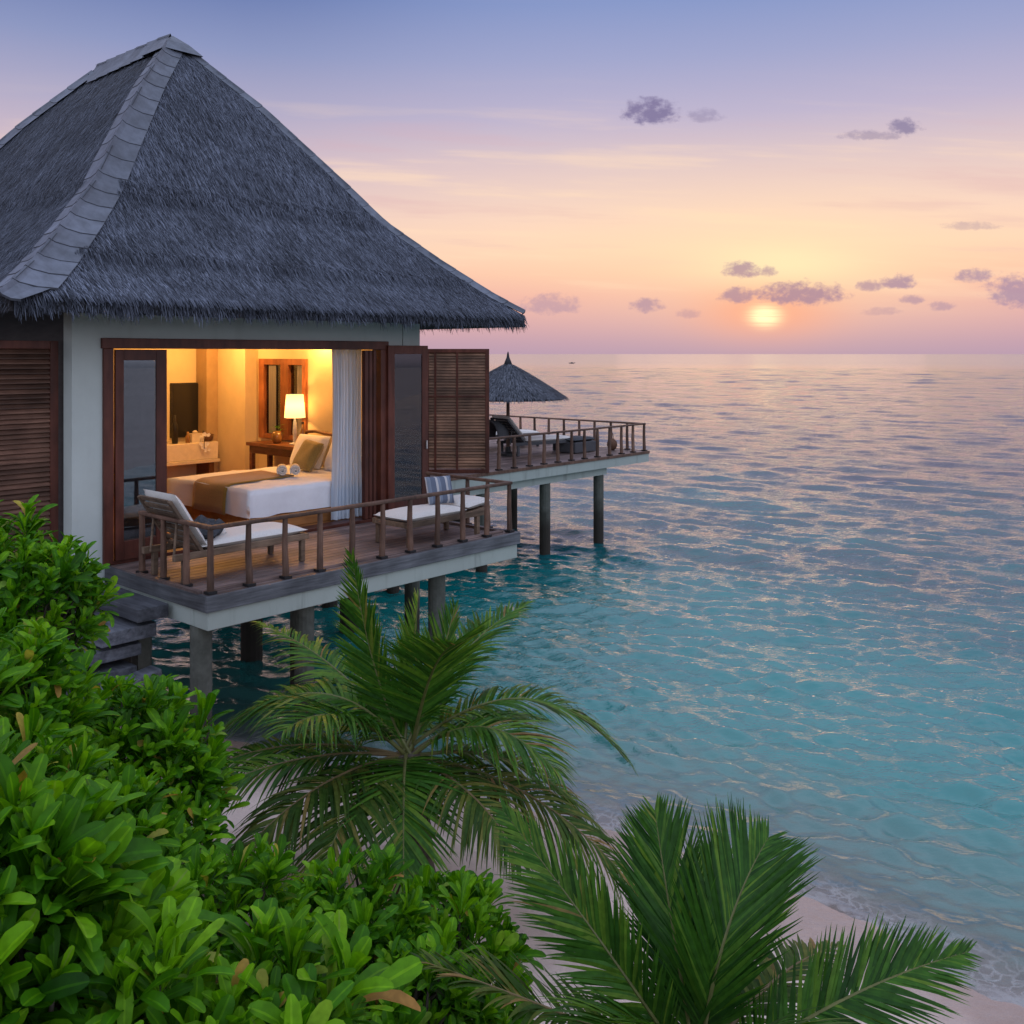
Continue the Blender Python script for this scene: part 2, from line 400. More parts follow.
# ------------------------------------------------------------------ object helpers
def tag(o, label, cat, group=None, kind=None):
    o['label'] = label
    o['category'] = cat
    if group: o['group'] = group
    if kind: o['kind'] = kind
    return o
def thing(name, label, cat, loc=(0, 0, 0), rotz=0.0, group=None):
    o = bpy.data.objects.new(name, None)
    o.empty_display_size = 0.2
    C.objects.link(o)
    o.location = loc
    o.rotation_euler = (0, 0, rotz)
    return tag(o, label, cat, group)
def hthing(name, label, cat, u, v, z, group=None, dr=0.0):
    return thing(name, label, cat, W(u, v, z), TH + dr, group)
def mesh_obj(name, V, Fc, mats, parent=None, tint=None, mi=None, smooth=False, loc=None):
    me = bpy.data.meshes.new(name)
    me.from_pydata(V if isinstance(V, list) else V.tolist(), [], Fc if isinstance(Fc, list) else Fc.tolist())
    for m in (mats if isinstance(mats, (list, tuple)) else [mats]):
        me.materials.append(m)
    n = len(me.polygons)
    at_ = me.attributes.new('tint', 'FLOAT', 'FACE')
    t = np.full(n, 0.5, dtype=np.float32) if tint is None else np.asarray(tint, dtype=np.float32)
    at_.data.foreach_set('value', t)
    if mi is not None:
        me.polygons.foreach_set('material_index', np.asarray(mi, dtype=np.int32))
    if smooth:
        me.polygons.foreach_set('use_smooth', np.ones(n, dtype=bool))
    me.update()
    o = bpy.data.objects.new(name, me)
    C.objects.link(o)
    if parent is not None:
        o.parent = parent
    if loc is not None:
        o.location = loc
    return o
def copy_tree(o, parent=None):
    c = o.copy()
    C.objects.link(c)
    if parent is not None:
        c.parent = parent
    for ch in list(o.children):
        copy_tree(ch, c)
    return c

class MB:
    def __init__(self):
        self.V, self.F, self.T, self.I = [], [], [], []
    def add(self, vs, fs, tint=0.5, mi=0):
        b = len(self.V)
        self.V += [tuple(v) for v in vs]
        self.F += [tuple(b + i for i in f) for f in fs]
        self.T += [tint] * len(fs)
        self.I += [mi] * len(fs)
        return self
    def box(self, x0, x1, y0, y1, z0, z1, tint=None, mi=0):
        t = random.random() if tint is None else tint
        vs = [(x0, y0, z0), (x1, y0, z0), (x1, y1, z0), (x0, y1, z0), (x0, y0, z1), (x1, y0, z1), (x1, y1, z1), (x0, y1, z1)]
        fs = [(0, 3, 2, 1), (4, 5, 6, 7), (0, 1, 5, 4), (1, 2, 6, 5), (2, 3, 7, 6), (3, 0, 4, 7)]
        return self.add(vs, fs, t, mi)
    def beam(self, a, b, w, h, up=(0, 0, 1), tint=None, mi=0):
        a, b = Vector(a), Vector(b)
        d = (b - a).normalized()
        s = d.cross(Vector(up))
        if s.length < 1e-4: s = d.cross(Vector((1, 0, 0)))
        s.normalize()
        n = s.cross(d)
        vs = []
        for p in (a, b):
            for (i, j) in ((-1, -1), (1, -1), (1, 1), (-1, 1)):
                vs.append(p + s * (i * w / 2) + n * (j * h / 2))
        fs = [(0, 1, 2, 3), (7, 6, 5, 4), (0, 4, 5, 1), (1, 5, 6, 2), (2, 6, 7, 3), (3, 7, 4, 0)]
        return self.add(vs, fs, random.random() if tint is None else tint, mi)
    def tube(self, pts, radii, n=10, cap=True, tint=0.5, mi=0):
        pts = [Vector(p) for p in pts]
        if not isinstance(radii, (list, tuple)): radii = [radii] * len(pts)
        vs, fs = [], []
        ref = None
        for i, p in enumerate(pts):
            d = (pts[min(i + 1, len(pts) - 1)] - pts[max(i - 1, 0)]).normalized()
            if ref is None:
                ref = Vector((0, 0, 1)) if abs(d.z) < 0.9 else Vector((1, 0, 0))
            s = (ref - d * ref.dot(d)).normalized()
            ref = s
            t = d.cross(s)
            for k in range(n):
                a = 2 * PI * k / n
                vs.append(p + (s * math.cos(a) + t * math.sin(a)) * radii[i])
        for i in range(len(pts) - 1):
            for k in range(n):
                fs.append((i * n + k, i * n + (k + 1) % n, (i + 1) * n + (k + 1) % n, (i + 1) * n + k))
        if cap:
            fs.append(tuple(range(n - 1, -1, -1)))
            fs.append(tuple((len(pts) - 1) * n + k for k in range(n)))
        return self.add(vs, fs, tint, mi)
    def lathe(self, prof, n=20, cx=0, cy=0, tint=0.5, mi=0, cap=True):
        vs, fs = [], []
        for (r, z) in prof:
            for k in range(n):
                a = 2 * PI * k / n
                vs.append((cx + r * math.cos(a), cy + r * math.sin(a), z))
        for i in range(len(prof) - 1):
            for k in range(n):
                fs.append((i * n + k, i * n + (k + 1) % n, (i + 1) * n + (k + 1) % n, (i + 1) * n + k))
        if cap:
            fs.append(tuple(range(n - 1, -1, -1)))
            fs.append(tuple((len(prof) - 1) * n + k for k in range(n)))
        return self.add(vs, fs, tint, mi)
    def build(self, name, mats, parent=None, smooth=False, bevel=0.0, loc=None, seg=2):
        o = mesh_obj(name, self.V, self.F, mats, parent, self.T, self.I, smooth, loc)
        if bevel:
            b = o.modifiers.new('bevel', 'BEVEL')
            b.width = bevel
            b.segments = seg
            b.limit_method = 'ANGLE'
        return o

def pillow(mb, L, Wd, H, n=12, tint=0.5, seed=0, M4=None, amp=0.006):
    """soft rectangular cushion centred at the origin, run through the function M4"""
    r = random.Random(seed)
    ph = [r.uniform(0, 6.28) for _ in range(6)]
    vs, fs = [], []
    for side in (1, -1):
        for i in range(n + 1):
            for j in range(n + 1):
                a, b = -1 + 2 * i / n, -1 + 2 * j / n
                ex = (1 - abs(a) ** 5) * (1 - abs(b) ** 5)
                h = H / 2 * max(ex, 0) ** 0.45
                pin = 1 - 0.035 * (1 - abs(a)) * abs(b) ** 3 - 0.0
                x = a * L / 2 * (1 - 0.04 * (1 - abs(b)) * 0)
                z = side * (h + amp * math.sin(4 * a + ph[0]) * math.sin(5 * b + ph[1]) * ex)
                p = Vector((x * pin, b * Wd / 2 * pin, z))
                vs.append(M4(p) if M4 else p)
    m = (n + 1) ** 2
    for i in range(n):
        for j in range(n):
            q = (i * (n + 1) + j, (i + 1) * (n + 1) + j, (i + 1) * (n + 1) + j + 1, i * (n + 1) + j + 1)
            fs.append(q)
            fs.append(tuple(m + k for k in reversed(q)))
    mb.add(vs, fs, tint)
    return mb

# ------------------------------------------------------------------ terrain and water
SHX = np.array([-400, -60, -14, -8, -5.5, -2.7, -0.6, 0.9, 2.2, 3.3, 5.0, 8.0, 14, 60, 400.0])
SHY = np.array([60, 26, 14.8, 12.8, 11.8, 10.45, 9.5, 8.68, 7.6, 6.42, 4.3, 0.2, -9, -80, -600.0])
def shore_d(x, y):
    """metres inland of the waterline (negative in the sea)"""
    ys = np.interp(x, SHX, SHY)
    sl = (np.interp(x + 0.6, SHX, SHY) - np.interp(x - 0.6, SHX, SHY)) / 1.2
    return (ys - y) / np.sqrt(1 + sl * sl)
def sstep(x, a, b):
    t = np.clip((x - a) / (b - a), 0, 1)
    return t * t * (3 - 2 * t)
def ground_z(x, y):
    x = np.asarray(x, float); y = np.asarray(y, float)
    d = shore_d(x, y)
    sea = -0.13 * np.minimum(-d, 10) - 0.05 * np.clip(-d - 14, 0, 60) - 0.02 * np.clip(-d - 60, 0, 300)
    land = 0.105 * np.minimum(d, 2.6) + 0.05 * np.clip(d - 2.6, 0, 10)
    bank = sstep(d, 1.4, 5.0) * (0.25 + 0.75 * sstep(-x, -0.6, 2.2))
    rip = 0.012 * np.sin(3.1 * x + 1.7 * y) * np.sin(2.3 * y - 1.1 * x) + 0.006 * np.sin(9 * x - 4 * y) * np.sin(7 * y + 3 * x)
    return np.where(d < 0, sea, land + bank) + rip * np.clip(1 - np.abs(d) / 30, 0, 1)

def axis(lo, hi, fine_lo, fine_hi, step, grow=1.25):
    a = list(np.arange(fine_lo, fine_hi + 1e-6, step))
    s, x = step, a[-1]
    while x < hi:
        s *= grow; x += s; a.append(x)
    s, x = step, a[0]
    while x > lo:
        s *= grow; x -= s; a.insert(0, x)
    return np.array(a)
def grid_mesh(name, X, Y, Z, mat, smooth=True):
    r, c = X.shape
    V = np.stack([X.ravel(), Y.ravel(), Z.ravel()], 1)
    i = np.arange(r * c).reshape(r, c)
    Fq = np.stack([i[:-1, :-1].ravel(), i[:-1, 1:].ravel(), i[1:, 1:].ravel(), i[1:, :-1].ravel()], 1)
    return mesh_obj(name, V, Fq, mat, smooth=smooth)

def sand_mat():
    m, T = new_mat('beach_sand')
    g = T.n('ShaderNodeNewGeometry')
    z = T.n('ShaderNodeSeparateXYZ', Vector=g.outputs['Position']).outputs[2]
    n = T.n('ShaderNodeTexNoise', Vector=g.outputs['Position'], Scale=1.5, Detail=8.0, Roughness=0.65).outputs[0]
    f = T.n('ShaderNodeTexNoise', Vector=g.outputs['Position'], Scale=160.0, Detail=3.0).outputs[0]
    pit = T.n('ShaderNodeTexNoise', Vector=g.outputs['Position'], Scale=9.0, Detail=4.0, Roughness=0.6).outputs[0]
    col = T.ramp(n, [(0.3, (0.62, 0.49, 0.43, 1)), (0.7, (0.78, 0.635, 0.565, 1))])
    col = T.mix(T.rng(f, 0.35, 0.7, 0.0, 0.35), col, (0.45, 0.34, 0.30, 1))
    zz = T.m('ADD', z, T.m('MULTIPLY', T.m('SUBTRACT', n, 0.5), 0.10))
    wet = T.rng(zz, 0.13, 0.03)
    col = T.mix(wet, col, T.mix(1.0, col, (0.55, 0.52, 0.52, 1), 'MULTIPLY'))
    soil = T.rng(T.m('ADD', z, T.m('MULTIPLY', T.m('SUBTRACT', n, 0.5), 0.5)), 0.55, 0.95)
    col = T.mix(soil, col, (0.10, 0.075, 0.055, 1))
    rough = T.rng(wet, 0.0, 1.0, 0.9, 0.32)
    h = T.m('ADD', T.m('MULTIPLY', f, 0.15), pit)
    b = T.n('ShaderNodeBump', Strength=0.55, Distance=0.05, Height=h)
    p = T.n('ShaderNodeBsdfPrincipled', Base_Color=col, Roughness=rough, Normal=b.outputs[0])
    finish(T, p.outputs[0])
    return m
gx_, gy_ = axis(-900, 900, -9, 9, 0.16), axis(-300, 1500, -3, 17, 0.16)
GX, GY = np.meshgrid(gx_, gy_)
ter = grid_mesh('beach', GX, GY, ground_z(GX, GY), sand_mat())
ter['kind'] = 'structure'

def water_mat():
    m, T = new_mat('lagoon_water')
    g = T.n('ShaderNodeNewGeometry')
    pos = g.outputs['Position']
    D = T.n('ShaderNodeAttribute', {'attribute_name': 'depth'}).outputs['Fac']
    rot = T.n('ShaderNodeMapping', Vector=pos, Rotation=(0, 0, R(34.3)), Scale=(0.6, 1.25, 1.0)).outputs[0]
    w1 = T.n('ShaderNodeTexNoise', Vector=rot, Scale=0.9, Detail=5.0, Roughness=0.62, Distortion=0.3).outputs[0]
    w2 = T.n('ShaderNodeTexNoise', Vector=rot, Scale=4.2, Detail=4.0, Roughness=0.6, Distortion=0.4).outputs[0]
    w3 = T.n('ShaderNodeTexNoise', Vector=rot, Scale=11.0, Detail=3.0, Roughness=0.55, Distortion=0.3).outputs[0]
    ridge = lambda w: T.m('SUBTRACT', 1.0, T.m('ABSOLUTE', T.m('MULTIPLY', T.m('SUBTRACT', w, 0.5), 3.0)))
    lay = T.m('ADD', T.m('MULTIPLY', ridge(w1), 0.10), T.m('ADD', T.m('MULTIPLY', ridge(w2), 0.07), T.m('MULTIPLY', ridge(w3), 0.045)))
    damp = T.rng(D, 0.02, 0.4, 0.15, 1.0)
    bmp = T.n('ShaderNodeBump', Strength=T.m('MULTIPLY', damp, 0.9), Distance=0.15, Height=lay).outputs[0]
    patch = T.n('ShaderNodeTexNoise', Vector=pos, Scale=0.22, Detail=5.0, Roughness=0.6).outputs[0]
    Dn = T.m('ADD', D, T.m('MULTIPLY', T.m('SUBTRACT', patch, 0.5), T.m('MULTIPLY', D, 1.1)))
    body = T.ramp(T.m('DIVIDE', Dn, 4.0, clamp=True),
                  [(0.0, (0.13, 0.34, 0.31, 1)), (0.08, (0.020, 0.255, 0.245, 1)), (0.22, (0.003, 0.165, 0.170, 1)), (0.34, (0.005, 0.080, 0.098, 1)), (0.5, (0.014, 0.040, 0.066, 1)), (1.0, (0.022, 0.028, 0.055, 1))])
    dif = T.n('ShaderNodeBsdfDiffuse', Color=body)
    tr = T.n('ShaderNodeBsdfTransparent', Color=(0.80, 0.94, 0.94, 1))
    opac = T.m('SUBTRACT', 1.0, T.m('EXPONENT', T.m('MULTIPLY', T.m('MAXIMUM', D, 0.0), -4.2)))
    base = T.n('ShaderNodeMixShader', Fac=opac, i1=tr.outputs[0], i2=dif.outputs[0])
    far = T.n('ShaderNodeAttribute', {'attribute_name': 'far'}).outputs['Fac']
    gl = T.n('ShaderNodeBsdfGlossy', Color=(1, 1, 1, 1), Roughness=T.m('ADD', 0.05, T.m('MULTIPLY', far, 0.13)), Normal=bmp)
    fr = T.n('ShaderNodeFresnel', IOR=1.75, Normal=bmp)
    surf = T.n('ShaderNodeMixShader', Fac=T.m('MINIMUM', fr.outputs[0], T.m('SUBTRACT', 0.94, T.m('MULTIPLY', far, 0.20))), i1=base.outputs[0], i2=gl.outputs[0])
    # lace of foam where the swash runs up the sand
    vw = T.n('ShaderNodeTexNoise', Vector=pos, Scale=3.0, Detail=3.0)
    vv = T.n('ShaderNodeMix', {'data_type': 'VECTOR'}, i0=0.3)
    T.nt.links.new(pos, vv.inputs[4]); T.nt.links.new(vw.outputs['Color'], vv.inputs[5])
    vo = T.n('ShaderNodeTexVoronoi', {'feature': 'DISTANCE_TO_EDGE'}, Vector=vv.outputs[1], Scale=13.0).outputs['Distance']
    n2 = T.n('ShaderNodeTexNoise', Vector=pos, Scale=2.2, Detail=6.0, Roughness=0.7).outputs[0]
    Dj = T.m('ADD', D, T.m('MULTIPLY', T.m('SUBTRACT', n2, 0.5), 0.09))
    band = T.m('MULTIPLY', T.rng(Dj, -0.015, 0.004), T.rng(Dj, 0.085, 0.02))
    edge = T.m('MULTIPLY', T.rng(Dj, -0.012, 0.0), T.rng(Dj, 0.018, 0.004))
    foam = T.m('MAXIMUM', T.m('MULTIPLY', band, T.rng(vo, 0.16, 0.0, 0.10, 0.30)), T.m('MULTIPLY', edge, 0.35))
    foam = T.m('MULTIPLY', foam, T.rng(n2, 0.30, 0.6, 0.25, 1.0))
    fd = T.n('ShaderNodeBsdfDiffuse', Color=(0.75, 0.76, 0.78, 1))
    surf = T.n('ShaderNodeMixShader', Fac=foam, i1=surf.outputs[0], i2=fd.outputs[0])
    finish(T, surf.outputs[0])
    return m
def build_water():
    r = [4.0]
    while r[-1] < 55: r.append(r[-1] * 1.0036)
    while r[-1] < 300: r.append(r[-1] * 1.0054)
    while r[-1] < 1200: r.append(r[-1] * 1.03)
    while r[-1] < 42000: r.append(r[-1] * 1.25)
    r = np.array(r)
    a = np.radians(np.concatenate([np.arange(-80, -44, 1.5), np.arange(-44, 44.01, 0.165), np.arange(45, 80.1, 1.5)]))
    A, Rr = np.meshgrid(a, r)
    X, Y = Rr * np.sin(A), Rr * np.cos(A)
    d = shore_d(X, Y)
    depth = -ground_z(X, Y)
    dr = Rr * 0.0036
    Z = np.zeros_like(X)
    rg = np.random.default_rng(5)
    base = math.atan2(-0.826, -0.564)              # the way the waves run, on to the beach
    for lam in np.concatenate([np.geomspace(0.15, 0.58, 54), np.geomspace(0.62, 2.4, 26), np.geomspace(2.6, 13, 22)]):
        th = base + rg.normal(0, 0.50)
        k = 2 * PI / lam
        amp = lam / (2 * PI) * ((0.088 if lam < 0.6 else 0.026 + 0.026 * sstep(Rr, 9, 26)) * (1 - 0.25 * sstep(Rr, 16, 45)))
        if lam > 2.5: amp = 0.0043 * lam * sstep(Rr, 7 * lam, 16 * lam)
        ph = k * (X * math.cos(th) + Y * math.sin(th)) + rg.uniform(0, 6.28)
        # wave groups
        gk = k / 4.2
        env = 0.6 + 0.4 * np.sin(gk * (X * math.cos(th + 1.2) + Y * math.sin(th + 1.2)) + rg.uniform(0, 6.28))
        fade = np.clip((lam / np.maximum(dr, 1e-6) - 3) / 4, 0, 1)
        s = np.sin(ph)
        Z += amp * env * fade * (s + 0.35 * (np.cos(2 * ph + PI)) )
    Z *= 0.08 + 0.92 * sstep(depth, 0.01, 0.22)
    o = grid_mesh('sea', X, Y, Z, water_mat())
    at_ = o.data.attributes.new('depth', 'FLOAT', 'POINT')
    at_.data.foreach_set('value', depth.ravel().astype(np.float32))
    at_ = o.data.attributes.new('far', 'FLOAT', 'POINT')
    at_.data.foreach_set('value', sstep(Rr, 60, 500).ravel().astype(np.float32))
    o['kind'] = 'structure'
build_water()

# ------------------------------------------------------------------ thatch
def strands(P, D, Nn, L, Wd, lift, curl, RNGl):
    """ribbons from points P along unit directions D with surface normals Nn"""
    n = len(P)
    S = np.cross(D, Nn)
    S /= np.linalg.norm(S, axis=1)[:, None] + 1e-9
    L = L[:, None]; w = Wd[:, None]
    a = P + Nn * 0.004
    b = P + D * L * 0.5 + Nn * (lift[:, None])
    c = P + D * L + Nn * (lift[:, None] * 0.6) + np.array([0, 0, -1.0]) * curl[:, None]
    V = np.stack([a - S * w / 2, a + S * w / 2, b + S * w / 2, b - S * w / 2, c + S * w * 0.16, c - S * w * 0.16], 1).reshape(-1, 3)
    i = np.arange(n)[:, None] * 6
    Fq = np.concatenate([i + np.array([0, 1, 2, 3]), i + np.array([3, 2, 4, 5])], 1).reshape(-1, 4)
    t = RNGl.beta(1.1, 1.7, n)
    return V, Fq, np.repeat(t, 2)

RC = (2.37, 4.86); RH = 3.64
PT = np.array([0, .25, .5, .6, .75, .9, 1.0, 1.06]); PZ = np.array([8.84, 7.84, 6.66, 6.16, 5.62, 5.13, 4.85, 4.70])
def roof_z(t): return np.interp(t, PT, PZ)
SIDES = [((0, -1), (1, 0)), ((-1, 0), (0, -1)), ((0, 1), (-1, 0)), ((1, 0), (0, 1))]   # outward, along (front, left, back, right)
RIDGE = 2.25                                    # the ridge runs back from the front apex
def roof_pt(k, t, s, dz=0.0):
    o, a = SIDES[k]
    t = np.asarray(t, float); s = np.asarray(s, float)
    if k in (0, 2):
        c = RC[1] + (RIDGE if k == 2 else 0.0)
        return np.stack([RC[0] + RH * t * s * a[0] + 0 * s, c + RH * t * o[1] + 0 * s, roof_z(t) - DZ + dz + 0 * s], -1)
    return np.stack([RC[0] + RH * t * o[0] + 0 * s, RC[1] + RIDGE / 2 + s * a[1] * (RIDGE / 2 + RH * t), roof_z(t) - DZ + dz + 0 * s], -1)

villa = hthing('villa', 'overwater villa with grey thatched pyramid roof and lit open bedroom', 'villa', 0, 0, DZ)
def build_roof():
    mb = MB()
    ts = np.linspace(0.02, 1.0, 24)
    for k in range(4):
        ss = np.linspace(-1, 1, 25)
        Tm, Sm = np.meshgrid(ts, ss, indexing='ij')
        V = roof_pt(k, Tm, Sm, -0.03).reshape(-1, 3)
        i = np.arange(V.shape[0]).reshape(Tm.shape)
        Fq = np.stack([i[:-1, :-1].ravel(), i[1:, :-1].ravel(), i[1:, 1:].ravel(), i[:-1, 1:].ravel()], 1)
        mb.add(V.tolist(), Fq.tolist())
        # cut eave edge and the underside
        e0, e1 = roof_pt(k, 1.0, -1.0, -0.03), roof_pt(k, 1.0, 1.0, -0.03)
        dn = np.array([0, 0, -0.17])
        w0, w1 = roof_pt(k, 0.70, -1.0), roof_pt(k, 0.70, 1.0)
        w0[2] = w1[2] = 4.80 - DZ
        mb.add([e0, e1, e1 + dn, e0 + dn], [(0, 3, 2, 1)])
        mb.add([e0 + dn, e1 + dn, w1, w0], [(0, 3, 2, 1)])
    roof = mb.build('roof', M['thatch_base'], villa)
    VV, FF, TT = [], [], []
    off = 0
    rg = np.random.default_rng(3)
    for k, cnt in ((0, 64000), (1, 44000), (2, 7000), (3, 10000)):
        t = np.sqrt(rg.uniform(0.003, 1.0, cnt))
        # courses: strands bunch where each layer of thatch ends
        s = rg.uniform(-1, 1, cnt)
        P = roof_pt(k, t, s, -0.01)
        t2 = np.minimum(t + 0.02, 1.06)
        ext = (lambda q: RH * q) if k in (0, 2) else (lambda q: RIDGE / 2 + RH * q)
        Q = roof_pt(k, t2, s * ext(t) / ext(t2), -0.01)
        D = Q - P
        D /= np.linalg.norm(D, axis=1)[:, None]
        o, a = SIDES[k]
        A = np.array([a[0], a[1], 0.0])
        Nn = np.cross(A, D)
        Nn *= np.sign(Nn[:, 2])[:, None]
        Nn /= np.linalg.norm(Nn, axis=1)[:, None]
        D = D + A * (rg.normal(0.05, 0.11, cnt))[:, None] + Nn * rg.normal(0.02, 0.05, cnt)[:, None]
        D /= np.linalg.norm(D, axis=1)[:, None]
        L = rg.uniform(0.09, 0.22, cnt)
        step = (np.abs(t - 0.585) < 0.02) | (np.abs(t - 0.83) < 0.012)
        L[step] *= 1.2
        keep = (1 - np.abs(s)) * ext(t) > (0.23 + 0.15 * t) * np.where(((k == 0) & (s > 0)) | (k == 3), 0.22, 0.62)
        lift = rg.uniform(0.003, 0.014, cnt) + step * 0.032
        curl = rg.uniform(0, 0.03, cnt)
        V, Fq, tt = strands(P[keep], D[keep], Nn[keep], L[keep], rg.uniform(0.004, 0.0095, keep.sum()), lift[keep], curl[keep], rg)
        VV.append(V); FF.append(Fq + off); TT.append(tt); off += len(V)
    covering = mesh_obj('thatch', np.concatenate(VV), np.concatenate(FF), M['thatch'], roof, np.concatenate(TT))
    # shaggy eave fringe
    VV, FF, TT = [], [], []
    off = 0
    for k, cnt in ((0, 9000), (1, 7000), (2, 2000), (3, 5000)):
        s = rg.uniform(-1, 1, cnt)
        t = rg.uniform(0.972, 1.004, cnt)
        P = roof_pt(k, t, s, -0.02) + np.array([0, 0, -1.0]) * rg.uniform(0, 0.15, cnt)[:, None]
        o, a = SIDES[k]
        O = np.array([o[0], o[1], 0.0]); A = np.array([a[0], a[1], 0.0])
        clump = 0.5 + 0.5 * np.sin(s * 70 + 3 * np.sin(s * 23)) 
        D = O * rg.uniform(0.15, 0.75, cnt)[:, None] + np.array([0, 0, -1.0]) + A * rg.normal(0, 0.2, cnt)[:, None]
        D /= np.linalg.norm(D, axis=1)[:, None]
        Nn = O + np.array([0, 0, 0.35]); Nn = np.tile(Nn / np.linalg.norm(Nn), (cnt, 1))
        L = rg.uniform(0.04, 0.13, cnt) * (0.6 + 0.7 * clump)
        V, Fq, tt = strands(P, D, Nn, L, rg.uniform(0.005, 0.013, cnt), rg.uniform(0, 0.015, cnt), rg.uniform(0, 0.02, cnt), rg)
        VV.append(V); FF.append(Fq + off); TT.append(tt * 0.75); off += len(V)
    mesh_obj('eave_fringe', np.concatenate(VV), np.concatenate(FF), M['thatch'], roof, np.concatenate(TT))
    # hip caps of overlapping sheet tiles
    for k in (0, 1, 2, 3, 4):                   # 4 = the ridge itself
        k2 = (k + 1) % 4                        # hip between face k (s = -1 end) and its neighbour
        mb = MB()
        o, a = SIDES[k % 4]
        hd = np.array([o[0] - a[0], o[1] - a[1], 0.0])        # outward along the hip, per unit t
        inn1 = np.array([a[0], a[1], 0.0])                      # into face k
        inn2 = np.array([-o[0], -o[1], 0.0])                    # into the neighbouring face
        if k == 4:
            hd = np.array([0.0, RIDGE / RH, 0.0]); inn1 = np.array([1.0, 0, -1.09]) / 1.2; inn2 = np.array([-1.0, 0, -1.09]) / 1.2
        nseg = 19 if k < 4 else 7
        tb = np.linspace(0.04, 0.992 if k == 3 else 1.045, nseg + 1)
        for i in range(nseg):
            t0 = tb[i] - 0.012; t1 = tb[i + 1] + 0.010
            w0 = 0.26 + 0.16 * t0; w1 = 0.26 + 0.16 * t1
            if k == 3: w0 *= 0.36; w1 *= 0.36
            if i == nseg - 1: w1 *= 0.45
            rows = []
            for (t, w, rise) in ((t0, w0, 0.040), ((t0 + t1) / 2, (w0 + w1) / 2, 0.047), (t1, w1, 0.055)):
                base = np.array([RC[0], RC[1] + (RIDGE if k in (1, 2) else 0.0), 0.0]) + hd * RH * t
                base[2] = float(roof_z(t if k < 4 else 0.0)) - DZ
                row = []
                for q in (1.0, 0.55, 0.16, 0.0, -0.16, -0.55, -1.0):
                    dirn = inn1 if q > 0 else inn2
                    bump = 0.06 * (1 - min(abs(q) / 0.5, 1)) ** 2
                    p = base + dirn * abs(q) * w
                    p = p + np.array([0, 0, (rise + bump) * (0.55 if k == 3 else 1.0) - 0.015 * abs(q)])
                    row.append(p)
                rows.append(row)
            tn = random.random()
            n = 7
            vs = [p for row in rows for p in row]
            fs = [(r * n + c, r * n + c + 1, (r + 1) * n + c + 1, (r + 1) * n + c) for r in range(2) for c in range(n - 1)]
            mb.add(vs, fs, tn)
            # lower lip
            lip = [p + np.array([0, 0, -0.022]) for p in rows[2]]
            mb.add(rows[2] + lip, [(c, c + 1, n + c + 1, n + c) for c in range(n - 1)], 0.1, 1)
            # side joint: some tiles are split down the ridge
            if i % 3 != 1:
                side = inn1 if i % 2 else inn2
                q = [rows[0][3], rows[1][3], rows[2][3]]
                e = np.array([0, 0, 0.004])
                for j in range(2):
                    mb.add([q[j] + e + side * 0.03, q[j + 1] + e + side * 0.03, q[j + 1] + e + side * 0.042, q[j] + e + side * 0.042], [(0, 1, 2, 3)], 0.1, 1)
        mb.build('hip_cap', [M['cap'], M['capline']], roof)
    mb = MB()
    apex = np.array([RC[0], RC[1], roof_z(0) - DZ])
    ring = []
    for (t, dz) in ((0.0, 0.055), (0.045, 0.10), (0.085, 0.095)):
        row = []
        for k in range(4):
            for s in (-1.0, -0.5, 0.0, 0.5):
                pz = roof_pt(k, max(t, 0.001), -s, dz)
                pz[1] = min(pz[1], RC[1] + RH * t + 0.02)
                row.append(pz)
        ring.append(row)
    n = 16
    vs = [p for row in ring for p in row]
    fs = [(r * n + c, r * n + (c + 1) % n, (r + 1) * n + (c + 1) % n, (r + 1) * n + c) for r in range(2) for c in range(n)]
    mb.add(vs, fs, 0.6)
    mb.build('apex_cap', M['cap'], roof)
build_roof()

